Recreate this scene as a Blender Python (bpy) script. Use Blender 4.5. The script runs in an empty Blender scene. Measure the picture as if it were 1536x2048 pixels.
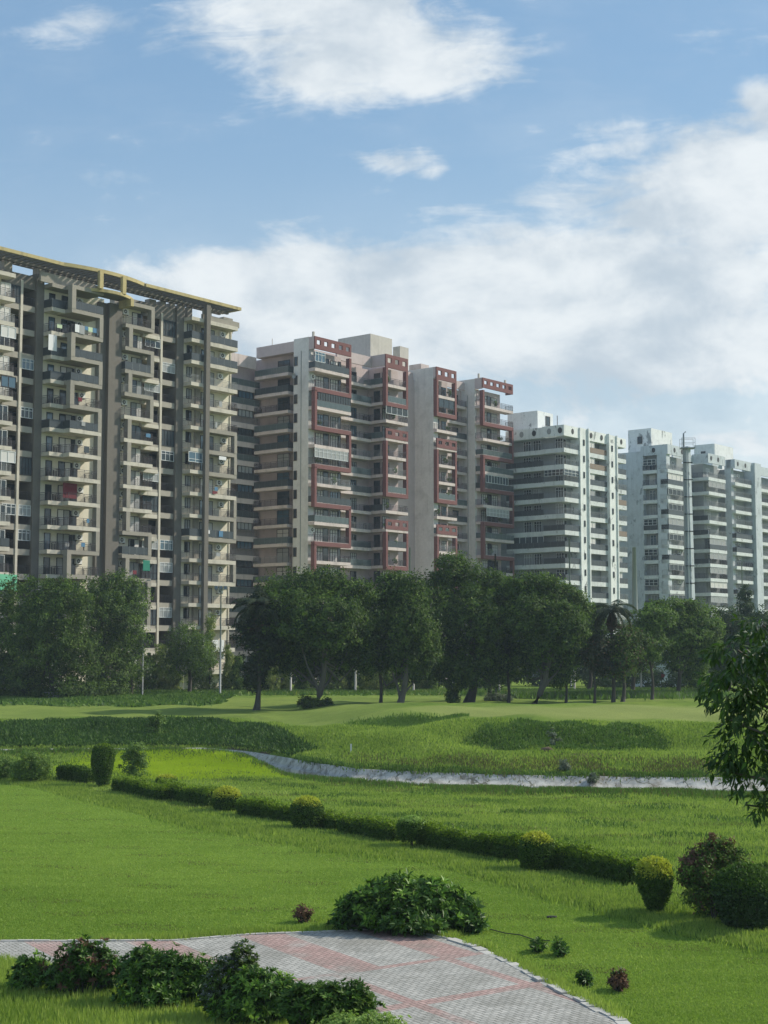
import bpy, math, random
import numpy as np
from mathutils import Vector
R = math.radians
rng = np.random.default_rng(7)
random.seed(7)
sc = bpy.context.scene
COL = sc.collection

# ---------------------------------------------------------------- camera
EYE = 8.0
FPX, CX, CY = 2900.0, 768.0, 1024.0
PITCH = R(5.14)
cam = bpy.data.cameras.new("camera"); camo = bpy.data.objects.new("camera", cam); COL.objects.link(camo)
camo.location = (0, 0, EYE); camo.rotation_euler = (R(90) + PITCH, 0, 0)
cam.sensor_fit = 'VERTICAL'; cam.sensor_height = 36.0; cam.lens = 36.0 * FPX / 2048.0
cam.clip_start = 0.1; cam.clip_end = 6000
sc.camera = camo

def ray(px, py):
    v = CY - py
    return np.array([px - CX, FPX*math.cos(PITCH) - v*math.sin(PITCH), FPX*math.sin(PITCH) + v*math.cos(PITCH)])
def at(px, py, Y):
    d = ray(px, py); return d[0]/d[1]*Y, Y, EYE + d[2]/d[1]*Y

# ---------------------------------------------------------------- node helper
class S:
    def __init__(s, nt, sock): s.nt, s.k = nt, sock
    def _m(s, op, o=None, o2=None, clamp=False):
        n = s.nt.nodes.new('ShaderNodeMath'); n.operation = op; n.use_clamp = clamp
        s.nt.links.new(s.k, n.inputs[0])
        for i, q in ((1, o), (2, o2)):
            if q is None: continue
            if isinstance(q, S): s.nt.links.new(q.k, n.inputs[i])
            else: n.inputs[i].default_value = q
        return S(s.nt, n.outputs[0])
    def __add__(s, o): return s._m('ADD', o)
    def __radd__(s, o): return s._m('ADD', o)
    def __sub__(s, o): return s._m('SUBTRACT', o)
    def __rsub__(s, o): return s._m('MULTIPLY', -1.0)._m('ADD', o)
    def __mul__(s, o): return s._m('MULTIPLY', o)
    def __rmul__(s, o): return s._m('MULTIPLY', o)
    def __truediv__(s, o): return s._m('DIVIDE', o)
    def clamp(s): return s._m('ADD', 0.0, clamp=True)
    def max(s, o): return s._m('MAXIMUM', o)
    def min(s, o): return s._m('MINIMUM', o)
    def abs(s): return s._m('ABSOLUTE')
    def sin(s): return s._m('SINE')
    def pow(s, o): return s._m('POWER', o)
    def exp(s): return s._m('EXPONENT')
    def fract(s): return s._m('FRACT')
    def floor(s): return s._m('FLOOR')
    def gt(s, o): return s._m('GREATER_THAN', o)
    def lt(s, o): return s._m('LESS_THAN', o)
    def ramp(s, a, b):
        n = s.nt.nodes.new('ShaderNodeMapRange'); n.interpolation_type = 'SMOOTHSTEP'
        s.nt.links.new(s.k, n.inputs['Value'])
        n.inputs['From Min'].default_value = a; n.inputs['From Max'].default_value = b
        return S(s.nt, n.outputs['Result'])
def node(nt, t, **kw):
    n = nt.nodes.new(t)
    for k, v in kw.items(): setattr(n, k, v)
    return n
def comb(nt, x, y, z):
    n = nt.nodes.new('ShaderNodeCombineXYZ')
    for i, q in enumerate((x, y, z)):
        if isinstance(q, S): nt.links.new(q.k, n.inputs[i])
        else: n.inputs[i].default_value = q
    return n.outputs[0]
def sep(nt, v):
    n = nt.nodes.new('ShaderNodeSeparateXYZ'); nt.links.new(v, n.inputs[0])
    return [S(nt, o) for o in n.outputs]
def noise(nt, vec, scale, detail=4, rough=0.55, dist=0.0):
    n = nt.nodes.new('ShaderNodeTexNoise'); n.inputs['Scale'].default_value = scale
    n.inputs['Detail'].default_value = detail; n.inputs['Roughness'].default_value = rough; n.inputs['Distortion'].default_value = dist
    if vec is not None: nt.links.new(vec, n.inputs['Vector'])
    return S(nt, n.outputs[0])
def mixc(nt, f, a, b, mode='MIX'):
    n = nt.nodes.new('ShaderNodeMix'); n.data_type = 'RGBA'; n.blend_type = mode
    for sock, q in ((n.inputs[0], f), (n.inputs[6], a), (n.inputs[7], b)):
        if isinstance(q, S): nt.links.new(q.k, sock)
        elif isinstance(q, bpy.types.NodeSocket): nt.links.new(q, sock)
        elif isinstance(q, (int, float)): sock.default_value = q
        else: sock.default_value = (*q, 1)
    return n.outputs[2]
def mapping(nt, vec, scale=(1,1,1), rot=(0,0,0), loc=(0,0,0)):
    n = nt.nodes.new('ShaderNodeMapping'); n.inputs['Scale'].default_value = scale
    n.inputs['Rotation'].default_value = rot; n.inputs['Location'].default_value = loc
    nt.links.new(vec, n.inputs['Vector']); return n.outputs[0]

# ---------------------------------------------------------------- light
SUN_AZ, SUN_EL = R(72), R(36)
sd = Vector((math.sin(SUN_AZ)*math.cos(SUN_EL), math.cos(SUN_AZ)*math.cos(SUN_EL), math.sin(SUN_EL)))
sun = bpy.data.lights.new("sun", 'SUN'); sun.energy = 3.75; sun.angle = R(2.5); sun.color = (1.0, 0.93, 0.80)
suno = bpy.data.objects.new("sun", sun); COL.objects.link(suno)
suno.rotation_euler = sd.to_track_quat('Z', 'Y').to_euler(); suno.location = (60, 20, 80)
sc.view_settings.view_transform = 'Standard'; sc.view_settings.look = 'None'
sc.view_settings.exposure = 0.30; sc.view_settings.gamma = 1.0
sc.cycles.use_denoising = True
sc.cycles.max_bounces = 6; sc.cycles.diffuse_bounces = 3; sc.cycles.transparent_max_bounces = 8
sc.cycles.volume_bounces = 0

# ---------------------------------------------------------------- sky
w = bpy.data.worlds.new("World"); sc.world = w; w.use_nodes = True
nt = w.node_tree; nt.nodes.clear()
sky = node(nt, 'ShaderNodeTexSky', sky_type='NISHITA', sun_disc=False)
sky.sun_elevation = SUN_EL; sky.sun_rotation = SUN_AZ; sky.air_density = 1.0; sky.dust_density = 1.0; sky.ozone_density = 1.0
tc = node(nt, 'ShaderNodeTexCoord')
X, Y, Z = sep(nt, tc.outputs['Generated'])
front = Y.gt(0.02)
Ys = Y.max(0.02)
a = X/Ys; b = Z/Ys
warp1 = noise(nt, comb(nt, a*5, b*9, 0.0), 1.0, 5, 0.6)
warp2 = noise(nt, comb(nt, a*5, b*9, 7.3), 1.0, 5, 0.6)
aw = a + (warp1-0.5)*0.10; bw = b + (warp2-0.5)*0.06
# fine wispy structure laid out along streaks on the cloud layer
streak = noise(nt, comb(nt, a*9 + b*14, b*44 - a*7, 1.0), 1.0, 9, 0.66, 0.9)
puff = noise(nt, comb(nt, a*13, b*20, 3.0), 1.0, 12, 0.60, 0.25)
BL = [ # px, py, rx, ry, strength
 (640,30,210,100,1.0),(760,110,215,75,1.0),(660,170,120,60,.85),(960,140,90,40,.65),(470,60,100,60,.5),
 (130,50,240,35,.40),(330,95,100,30,.35),(800,315,75,24,.75),(880,335,45,22,.6),(1420,80,180,40,.33),
 (250,370,130,80,.28),(120,440,120,20,.25),
 (430,520,130,36,.7),(560,560,260,60,1.0),(760,590,330,100,1.1),(1050,590,330,105,1.1),
 (930,430,100,22,.5),(960,470,130,18,.55),(1120,400,90,45,.5),(1250,290,120,45,.55),(1330,400,150,80,.85),
 (1480,370,170,105,1.3),(1560,230,60,60,1.1),(1330,540,260,110,1.1),
 (1230,700,520,110,1.0),(720,690,520,95,1.0),(1480,860,160,30,.6),(420,600,190,60,.7),(1000,830,500,60,.55),(300,640,160,60,.5)]
dens = None
for (px, py, rx, ry, s) in BL:
    d = ray(px, py); a0 = d[0]/d[1]; b0 = d[2]/d[1]
    u = (aw-a0)/(rx/2840); v = (bw-b0)/(ry/2840)
    g = ((u*u+v*v)*-0.7).exp()*s
    dens = g if dens is None else dens.max(g)*0.75 + (dens+g)*0.25
wis = b.ramp(0.18, 0.30)
tex = puff*(1.0-wis*0.45) + streak*(wis*0.45)
frontc = (dens*1.05 + (tex-0.5)*2.6).ramp(0.22, 1.0)
# thin veil and haze towards the horizon
veil = (tex*0.5 + noise(nt, comb(nt, a*3, b*5, 9.0), 1.0, 3)*0.5).ramp(0.45, 0.75)*0.16
haze = 1.0 - b.ramp(0.04, 0.36)
frontc = (frontc*0.94).max(veil).max(haze*0.78)
Zs = Z.max(0.06)
backn = noise(nt, comb(nt, X/Zs*0.7, Y/Zs*0.7, 0.0), 1.0, 6, 0.6).ramp(0.42, 0.72)*0.8
backc = backn.max((1.0 - Z.ramp(0.0, 0.3))*0.55)
cl = frontc*front + backc*(1.0-front)
shade = (noise(nt, comb(nt, a*8+2.0, b*14, 5.0), 1.0, 8, 0.6)*0.5 + puff*0.5).ramp(0.36, 0.62)
bright = b.ramp(0.10, 0.34)
cc = mixc(nt, shade, (0.46,0.535,0.605), (0.74,0.78,0.80))
skyc = node(nt, 'ShaderNodeVectorMath', operation='SCALE'); nt.links.new(sky.outputs[0], skyc.inputs[0]); skyc.inputs['Scale'].default_value = 0.125
skyt = mixc(nt, 1.0, skyc.outputs[0], (0.86,0.98,0.90), 'MULTIPLY')
blue = mixc(nt, 0.55, skyt, mixc(nt, b.ramp(0.0, 0.46), (0.52,0.64,0.73), (0.225,0.385,0.62)))
allc = mixc(nt, cl, blue, cc)
bg = node(nt, 'ShaderNodeBackground'); nt.links.new(allc, bg.inputs[0]); bg.inputs[1].default_value = 0.97
out = node(nt, 'ShaderNodeOutputWorld'); nt.links.new(bg.outputs[0], out.inputs[0])
w.cycles.sampling_method = 'MANUAL'; w.cycles.sample_map_resolution = 512

# ---------------------------------------------------------------- materials
MATS = {}
def new_mat(name):
    m = bpy.data.materials.new(name); m.use_nodes = True; m.node_tree.nodes.clear()
    nt = m.node_tree
    p = node(nt, 'ShaderNodeBsdfPrincipled'); o = node(nt, 'ShaderNodeOutputMaterial')
    nt.links.new(p.outputs[0], o.inputs[0]); MATS[name] = m
    return m, nt, p, o
def flat(name, col, rough=0.6, spec=0.3, metal=0.0):
    m, nt, p, o = new_mat(name)
    p.inputs['Base Color'].default_value = (*col, 1); p.inputs['Roughness'].default_value = rough
    p.inputs['Specular IOR Level'].default_value = spec; p.inputs['Metallic'].default_value = metal
    return m
def paint(name, col, dirt=(0.1,0.095,0.085), amount=0.35, var=0.12, scale=0.35, rough=0.85, streaks=0.5, patch=None):
    m, nt, p, o = new_mat(name)
    g = node(nt, 'ShaderNodeNewGeometry').outputs['Position']
    n1 = noise(nt, g, scale, 6, 0.6)
    n2 = noise(nt, mapping(nt, g, (1.6, 1.6, 0.12)), 1.0, 5, 0.6)
    f = (n1.ramp(0.45, 0.75)*(1-streaks) + n2.ramp(0.5, 0.78)*streaks)*amount
    c1 = mixc(nt, noise(nt, g, 2.2, 3), tuple(c*(1-var) for c in col), tuple(min(1, c*(1+var)) for c in col))
    c = mixc(nt, f, c1, dirt)
    if patch:
        pf = (noise(nt, mapping(nt, g, (1,1,0.6)), patch[1], 8, 0.68, 0.4)).ramp(patch[2], patch[2]+0.05)
        c = mixc(nt, pf*patch[3], c, patch[0])
    nt.links.new(c, p.inputs['Base Color']); p.inputs['Roughness'].default_value = rough
    p.inputs['Specular IOR Level'].default_value = 0.15
    return m
paint('taupe', (0.165,0.15,0.13), amount=0.35)
paint('taupe_light', (0.31,0.285,0.24), amount=0.4)
paint('cream_slab', (0.54,0.50,0.42), amount=0.75)
paint('cream_wall', (0.66,0.61,0.49), amount=0.2)
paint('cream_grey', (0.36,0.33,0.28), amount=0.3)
paint('yellow_trim', (0.46,0.38,0.19), amount=0.8, scale=0.9, dirt=(0.12,0.11,0.08))
paint('pink_wall', (0.50,0.42,0.41), amount=0.3)
paint('pink_slab', (0.58,0.50,0.47), amount=0.65)
paint('red_frame', (0.19,0.090,0.086), amount=0.3, dirt=(0.10,0.06,0.055))
paint('grey_render', (0.62,0.605,0.58), amount=0.45, var=0.16)
paint('pale_concrete', (0.50,0.47,0.42), amount=0.45)
paint('white_stained', (0.74,0.76,0.74), dirt=(0.30,0.32,0.31), amount=0.55, scale=0.5, patch=((0.16,0.18,0.18), 0.55, 0.585, 0.75))
paint('white_worn', (0.52,0.565,0.59), dirt=(0.20,0.22,0.22), amount=0.7, scale=0.5, patch=((0.17,0.20,0.21), 0.6, 0.585, 0.7))
paint('white_slab', (0.62,0.65,0.64), dirt=(0.27,0.28,0.28), amount=0.7, scale=0.6, patch=((0.16,0.17,0.17), 0.7, 0.60, 0.6))
paint('white_recess_shade', (0.30,0.32,0.325), amount=0.4)  # walls behind balconies; recess shade put into this darker white
flat('rail_dark', (0.045,0.04,0.045), 0.5)
flat('rail_grey', (0.20,0.21,0.21), 0.5)
flat('panel_dark', (0.05,0.06,0.065), 0.3, 0.4)
flat('panel_glass', (0.085,0.11,0.11), 0.15, 0.5)
flat('panel_brown', (0.22,0.17,0.13), 0.7)
flat('frame_dark', (0.03,0.03,0.035), 0.5)
flat('frame_white', (0.62,0.64,0.64), 0.5)
flat('frame_brown', (0.12,0.09,0.07), 0.6)
flat('glass_dark', (0.02,0.03,0.035), 0.08, 0.6)
flat('glass_blue', (0.05,0.10,0.14), 0.06, 0.9)
flat('curtain', (0.58,0.57,0.54), 0.8)
flat('curtain_grey', (0.30,0.31,0.31), 0.7)
flat('white_metal', (0.70,0.70,0.68), 0.5)
flat('fan_dark', (0.04,0.04,0.04), 0.6)
flat('pole_grey', (0.26,0.28,0.28), 0.5, 0.4)
flat('pole_dark', (0.05,0.045,0.04), 0.8)
flat('cloth_red', (0.17,0.03,0.04), 0.9)
flat('cloth_white', (0.70,0.70,0.70), 0.9)
flat('cloth_blue', (0.09,0.20,0.32), 0.9)
flat('cloth_teal', (0.03,0.20,0.14), 0.9)
flat('cloth_green', (0.16,0.50,0.30), 0.9)
flat('cloth_pale', (0.50,0.60,0.40), 0.9)
flat('net_dark', (0.05,0.065,0.075), 0.9)
flat('brown_earth', (0.14,0.10,0.07), 0.95, 0.1)

# ---------------------------------------------------------------- mesh helper
class MB:
    def __init__(s): s.v = []; s.f = []; s.m = []; s.mats = []
    def mi(s, mat):
        if mat not in s.mats: s.mats.append(mat)
        return s.mats.index(mat)
    def box(s, x0, x1, y0, y1, z0, z1, mat):
        b = len(s.v); i = s.mi(mat)
        if x0 > x1: x0, x1 = x1, x0
        if y0 > y1: y0, y1 = y1, y0
        if z0 > z1: z0, z1 = z1, z0
        s.v += [(x0,y0,z0),(x1,y0,z0),(x1,y1,z0),(x0,y1,z0),(x0,y0,z1),(x1,y0,z1),(x1,y1,z1),(x0,y1,z1)]
        for q in ((0,3,2,1),(4,5,6,7),(0,1,5,4),(1,2,6,5),(2,3,7,6),(3,0,4,7)):
            s.f.append(tuple(b+k for k in q)); s.m.append(i)
        return s
    def prism(s, pts, z0, z1, mat):
        b = len(s.v); n = len(pts); i = s.mi(mat)
        s.v += [(x,y,z0) for x,y in pts] + [(x,y,z1) for x,y in pts]
        s.f.append(tuple(b+k for k in reversed(range(n)))); s.f.append(tuple(b+n+k for k in range(n))); s.m += [i,i]
        for k in range(n):
            j = (k+1) % n; s.f.append((b+k, b+j, b+n+j, b+n+k)); s.m.append(i)
        return s
    def tube(s, pts, rad, mat, n=7):
        i = s.mi(mat); b = len(s.v); P = [Vector(p) for p in pts]
        if not hasattr(rad, '__len__'): rad = [rad]*len(P)
        for k, p in enumerate(P):
            t = (P[min(k+1, len(P)-1)] - P[max(k-1, 0)]).normalized()
            ref = Vector((0,0,1)) if abs(t.z) < .9 else Vector((1,0,0))
            e1 = t.cross(ref).normalized(); e2 = t.cross(e1)
            for q in range(n):
                an = 2*math.pi*q/n
                s.v.append(tuple(p + (e1*math.cos(an)+e2*math.sin(an))*rad[k]))
        for k in range(len(P)-1):
            for q in range(n):
                r = (q+1) % n
                s.f.append((b+k*n+q, b+k*n+r, b+(k+1)*n+r, b+(k+1)*n+q)); s.m.append(i)
        s.f.append(tuple(b+q for q in range(n))); s.f.append(tuple(b+(len(P)-1)*n+q for q in reversed(range(n)))); s.m += [i,i]
        return s
    def mesh(s, name):
        me = bpy.data.meshes.new(name); me.from_pydata(s.v, [], s.f)
        for m in s.mats: me.materials.append(MATS[m])
        me.polygons.foreach_set('material_index', s.m); me.update()
        return me
    def build(s, name, parent=None, smooth=False, loc=None):
        me = s.mesh(name)
        if smooth: me.polygons.foreach_set('use_smooth', [True]*len(me.polygons))
        return link(name, me, parent, loc)
def link(name, me, parent=None, loc=None, rz=None):
    o = bpy.data.objects.new(name, me); COL.objects.link(o)
    if parent is not None: o.parent = parent
    if loc is not None: o.location = loc
    if rz is not None: o.rotation_euler = (0,0,rz)
    return o
def tag(o, label=None, cat=None, group=None, kind=None):
    if label: o['label'] = label
    if cat: o['category'] = cat
    if group: o['group'] = group
    if kind: o['kind'] = kind
    return o
def empty(name, loc, rz=0.0):
    return link(name, None, None, loc, rz)
# ================================================================ terrain
_cx = np.array([-400,-150,-60,-40,-30,-21,-13,-9,-5.6,-2,2,8,16,30,60,200,400.])
_cy = np.array([100,100,103,106,108,109,109.5,105,98,92,89.5,87.3,86,84.5,83,80,80.])
_fx = np.linspace(-400, 400, 3201); _fy = np.interp(_fx, _cx, _cy)
_k = np.exp(-np.linspace(-2, 2, 17)**2); _k /= _k.sum()
_fy = np.convolve(np.pad(_fy, 8, mode='edge'), _k, mode='valid')
def Yc(x): return np.interp(x, _fx, _fy)
def sstep(x, a, b):
    t = np.clip((np.asarray(x, float)-a)/(b-a), 0, 1); return t*t*(3-2*t)
SL = [-13,-8,-6.2,-4.9,-2.6,-0.1,0.3,3,6,9,14,40,70]
def height(x, y):
    x = np.asarray(x, float); y = np.asarray(y, float)
    s = y - Yc(x)
    left = np.interp(s, SL, [0,-.25,-.5,-1.35,-1.35,.12,.2,.75,1.25,1.5,1.55,1.6,1.7])
    rb = np.interp(s, [-13,-8,-6.2,-4.9,-2.6,-.1,.3,2.5,4,6,7.5,10,12.5,18,37,47,60,90], [0,-.25,-.5,-1.35,-1.35,.12,.2,.85,1.15,1.15,1.35,2.25,2.55,2.7,2.85,2.0,1.75,1.8])
    rs = np.interp(s, [-13,-8,-6.2,-4.9,-2.6,-.1,.3,4,8,12.5,18,37,47,60,90], [0,-.25,-.5,-1.35,-1.35,.12,.2,1.0,1.9,2.5,2.7,2.85,2.0,1.75,1.8])
    bk = sstep(x, 3.5, 7.0)*(1-sstep(x, 17.5, 21.5))
    right = rb*bk + rs*(1-bk)
    m = sstep(x + (s-10)*0.12, -7, 5)
    h = left*(1-m) + right*m
    # little swale left of the bunker
    h = h - 0.5*np.exp(-((x-2.2)/2.6)**2 - ((s-17)/2.2)**2)
    far = sstep(y, 150, 185)
    h = h*(1-far) + 1.6*far
    h = h + 0.35*np.exp(-((x-32)/16)**2-((y-178)/9)**2)
    und = 0.05*np.sin(x*0.31+1.3)*np.sin(y*0.23) + 0.03*np.sin(x*0.9+y*0.4) + 0.02*np.sin(x*0.5-y*0.83+2)
    calm = np.clip((y-48)/20, 0, 1)*(1-far)
    trough = ((s > -7.6) & (s < 0.35))
    h = h + und*calm*np.where(trough, 0.15, 1.0)*np.where(s > 6, 2.2, 1.0)
    h = h + .78*sstep(-x, 5.5, 10)*np.exp(-((s+8.4)/2.3)**2)
    h = h + .24*sstep(x, -6, -2)*np.exp(-((s+8.6)/2.0)**2)
    bank = sstep(s, 1.0, 4.0)*(1-sstep(s, 16, 26))
    h = h + bank*(.16*np.sin(x*.55+1.0+.4*np.sin(y*.3))*np.sin(y*.47+x*.11)+.10*np.sin(x*1.25+y*.35)*np.sin(y*.9-.5))
    return h
def ground(px, py):
    d = ray(px, py)
    Ys_ = np.linspace(22, 420, 8000); z = EYE + d[2]/d[1]*Ys_; hh = height(d[0]/d[1]*Ys_, Ys_)
    k = np.argmax(z <= hh)
    if z[k] > hh[k]: k = len(Ys_)-1
    y = Ys_[k]; return d[0]/d[1]*y, y, float(hh[k])
def gY(px, Y):
    """point on the ground under column px at depth Y (rows near the horizon)"""
    x = (px-CX)/2912*Y; return x, Y, float(height(x, Y))

_lb = [ground(*p)[:2] for p in [(-60,1545),(0,1562),(120,1590),(250,1622),(380,1652),(500,1678),(640,1702),(850,1726),(1000,1765),(1150,1805),(1350,1868),(1560,1910)]]
_lb.sort(); _lbx = np.array([p[0] for p in _lb]); _lby = np.array([p[1] for p in _lb])
def Yb(x):
    s0 = (_lby[1]-_lby[0])/(_lbx[1]-_lbx[0])
    return np.where(np.asarray(x) < _lbx[0], np.minimum(_lby[0]+(np.asarray(x)-_lbx[0])*s0, 100.0), np.interp(x, _lbx, _lby))

# path outline (paved apron) in world coordinates
PATH = [ground(*p)[:2] for p in [(-260,1888),(0,1886),(200,1886),(340,1885),(420,1880),(500,1873),(640,1867),(740,1862),(800,1863),(850,1871),(900,1882),(950,1898),(1000,1918),(1050,1945),(1100,1975),(1170,2010),(1240,2046),(1320,2110),(1380,2220),(1380,2500),(760,2500),(640,2052),(600,2035),(520,2005),(400,1978),(200,1948),(0,1922),(-260,1915)]]
def inpoly(x, y, P):
    x = np.asarray(x); y = np.asarray(y); ins = np.zeros(x.shape, bool); n = len(P)
    for i in range(n):
        x1, y1 = P[i]; x2, y2 = P[(i+1) % n]
        c = ((y1 > y) != (y2 > y)) & (x < (x2-x1)*(y-y1)/((y2-y1) if y2 != y1 else 1e-9)+x1)
        ins ^= c
    return ins

def grid_mesh(name, xs, ys, zf, mats):
    XX, YY = np.meshgrid(xs, ys); ZZ = zf(XX, YY)
    nx, ny = len(xs), len(ys)
    v = np.stack([XX, YY, ZZ], -1).reshape(-1, 3)
    i = (np.arange(ny-1)[:,None]*nx + np.arange(nx-1)[None,:]).reshape(-1)
    f = np.stack([i, i+1, i+nx+1, i+nx], 1)
    return np_mesh(name, v, f, mats)
def np_mesh(name, v, f, mats, mi=None, smooth=False):
    me = bpy.data.meshes.new(name); k = f.shape[1]
    me.vertices.add(len(v)); me.vertices.foreach_set('co', np.ascontiguousarray(v, np.float32).ravel())
    me.loops.add(f.size); me.loops.foreach_set('vertex_index', np.ascontiguousarray(f, np.int32).ravel())
    me.polygons.add(len(f)); me.polygons.foreach_set('loop_start', np.arange(0, f.size, k, dtype=np.int32))
    me.polygons.foreach_set('loop_total', np.full(len(f), k, np.int32))
    for m in mats: me.materials.append(MATS[m])
    if mi is not None: me.polygons.foreach_set('material_index', np.asarray(mi, np.int32))
    me.update(calc_edges=True)
    if smooth: me.polygons.foreach_set('use_smooth', np.ones(len(f), bool))
    return me

# --- grass ground material: rough grass, mown lawn, putting green, earth: real surface kinds
m, nt, p, o = new_mat('ground')
g = node(nt, 'ShaderNodeNewGeometry').outputs['Position']
at_ = lambda n: S(nt, node(nt, 'ShaderNodeAttribute', attribute_name=n).outputs['Fac'])
big = noise(nt, g, 0.12, 5, 0.6); mid = noise(nt, g, 0.9, 5, 0.65); fine = noise(nt, g, 14.0, 4, 0.7)
rough_c = mixc(nt, big.ramp(0.35,0.65), (0.160,0.255,0.040), (0.270,0.360,0.070))
rough_c = mixc(nt, mid.ramp(0.5,0.7)*0.6, rough_c, (0.100,0.165,0.034))
rough_c = mixc(nt, noise(nt, g, 0.33, 6, 0.7).ramp(0.60,0.70)*0.6, rough_c, (0.21,0.19,0.085))
lawn_c = mixc(nt, noise(nt, g, 0.35, 5, 0.6).ramp(0.3,0.7), (0.170,0.290,0.036), (0.240,0.370,0.055))
lawn_c = mixc(nt, noise(nt, mapping(nt, g, (0.5,2.5,1), (0,0,R(-18))), 1.0, 5, 0.7).ramp(0.5,0.75)*0.4, lawn_c, (0.105,0.180,0.035))
green_c = mixc(nt, mid, (0.28,0.34,0.095), (0.36,0.40,0.12))
lawn_edge = (at_('mown') + (noise(nt, g, 2.5, 4)-0.5)*0.5).ramp(0.4,0.6)
c = mixc(nt, lawn_edge, rough_c, lawn_c)
c = mixc(nt, at_('green').ramp(0.2,0.8), c, green_c)
c = mixc(nt, (at_('earth') + (noise(nt, g, 1.2, 6, 0.7)-0.5)*1.1).ramp(0.45,0.62), c, (0.20,0.155,0.105))
c = mixc(nt, (fine.ramp(0.35,0.7))*0.65, c, mixc(nt, 1.0, c, (0.45,0.5,0.45), 'MULTIPLY'))
nt.links.new(c, p.inputs['Base Color']); p.inputs['Roughness'].default_value = 0.95; p.inputs['Specular IOR Level'].default_value = 0.05
bmp = node(nt, 'ShaderNodeBump'); bmp.inputs['Strength'].default_value = 0.9; bmp.inputs['Distance'].default_value = 0.25
nt.links.new((fine*0.35 + noise(nt, g, 3.5, 5, 0.7)*0.65).k, bmp.inputs['Height']); nt.links.new(bmp.outputs[0], p.inputs['Normal'])

xs = np.concatenate([np.linspace(-900,-120,18)[:-1], np.linspace(-120,-44,40)[:-1], np.arange(-44,60,0.5), np.linspace(60,200,60), np.linspace(210,1100,18)])
ys = np.concatenate([np.linspace(-60,26,22)[:-1], np.arange(26,140,0.5), np.linspace(140,240,60)[1:], np.linspace(250,3500,24)])
def zg(x, y):
    z = height(x, y); s = y-Yc(x)
    t = (s > -6.7) & (s < 0.05)
    return np.where(t, z-0.10, z)
me = grid_mesh('ground', xs, ys, zg, ['ground'])
XX, YY = np.meshgrid(xs, ys); XX = XX.ravel(); YY = YY.ravel(); SS = YY-Yc(XX)
def attr(me, name, vals):
    at = me.attributes.new(name, 'FLOAT', 'POINT'); at.data.foreach_set('value', np.asarray(vals, np.float32))
attr(me, 'mown', sstep(Yb(XX)-YY, -0.6, 0.6)*(~inpoly(XX, YY, PATH)))
greenm = np.exp(-(((XX-17)/17)**2 + ((SS-25)/9.5)**2)**2)
fair = sstep(SS, 13, 16)*(1-sstep(YY, 168, 176))*0.45*(1-sstep(XX,-2,10)) + sstep(YY,150,156)*(1-sstep(YY,178,186))*0.4*sstep(XX,0,8)
attr(me, 'green', np.maximum(greenm, fair))
def ell(px, py, rx, ry):
    x, y, _ = ground(px, py); return np.exp(-((XX-x)/rx)**2-((YY-y)/ry)**2)
earth = np.maximum.reduce([ell(1190,1507,2.2,1.0), ell(1290,1716,1.2,1.2)*.9, ell(870,1648,2.2,.8)*.75, ell(460,1562,1.6,.9)*.8, ell(955,1484,1.9,1.3)*.85, ell(520,1512,2.5,1.3)*.8,
      np.exp(-((SS-0.7)/0.9)**2)*(0.55+0.35*np.sin(XX*0.7)*np.sin(XX*0.23+1))*(XX>-12)*0.9, (~(np.abs(YY-33.5)>30))*np.exp(-((Yb(XX)-YY-0.2)/0.5)**2)*0.30])
attr(me, 'earth', earth)
me.polygons.foreach_set('use_smooth', np.ones(len(me.polygons), bool))
tag(link('ground', me), kind='structure')

# --- drainage canal with broken concrete lining
m, nt, p, o = new_mat('canal_concrete')
g = node(nt, 'ShaderNodeNewGeometry').outputs['Position']; gx, gy, gz = sep(nt, g)
j = ((gx*0.36 + gy*0.22 + noise(nt, g, 0.5, 3)*1.6).fract().lt(0.045) + (noise(nt, g, 0.8, 2, 0.5)-0.5).abs().lt(0.004)).clamp()
c = mixc(nt, noise(nt, g, 1.3, 6, 0.7).ramp(0.3,0.75), (0.50,0.49,0.45), (0.25,0.24,0.21))
c = mixc(nt, noise(nt, mapping(nt, g, (2.5,0.6,0.6)), 1.0, 5, 0.7).ramp(0.52,0.66)*0.7, c, (0.14,0.13,0.11))
c = mixc(nt, j*0.75, c, (0.07,0.075,0.04))
c = mixc(nt, noise(nt, g, 0.7, 7, 0.7).ramp(0.55,0.63)*0.6, c, (0.15,0.13,0.09))
nt.links.new(c, p.inputs['Base Color']); p.inputs['Roughness'].default_value = 0.9
bmp = node(nt, 'ShaderNodeBump'); bmp.inputs['Distance'].default_value = 0.08; nt.links.new(noise(nt, g, 2.0, 6, 0.7).k, bmp.inputs['Height']); nt.links.new(bmp.outputs[0], p.inputs['Normal'])
cx_ = np.arange(-70, 62, 0.4)
prof = [-6.55,-6.2,-5.6,-4.9,-3.8,-2.6,-1.9,-1.45,-1.35,-1.05,-1.0,-0.6,-0.12,-0.10,0.02]
vv = []; 
for s_ in prof:
    lip = {-1.45:.0,-1.35:.16,-1.05:.03,-1.0:-.02}.get(s_, 0.0)
    wob = 0.05*np.sin(cx_*2.1+s_*3)+0.04*np.sin(cx_*0.77)
    y_ = Yc(cx_)+s_+wob
    z_ = np.interp(s_, [-6.6,-6.2,-4.9,-2.6,-.1,.1], [-.46,-.5,-1.35,-1.35,.12,.14]) + lip + (0.02 if s_ > -1.32 else 0.0)
    vv.append(np.stack([cx_, y_, np.full_like(cx_, z_)+0.015*np.sin(cx_*1.7+s_)], -1))
v = np.concatenate(vv); n_ = len(cx_)
i = (np.arange(len(prof)-1)[:,None]*n_ + np.arange(n_-1)[None,:]).reshape(-1)
f = np.stack([i, i+1, i+n_+1, i+n_], 1)
tag(link('canal', np_mesh('canal', v, f, ['canal_concrete'])), kind='structure')

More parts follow.
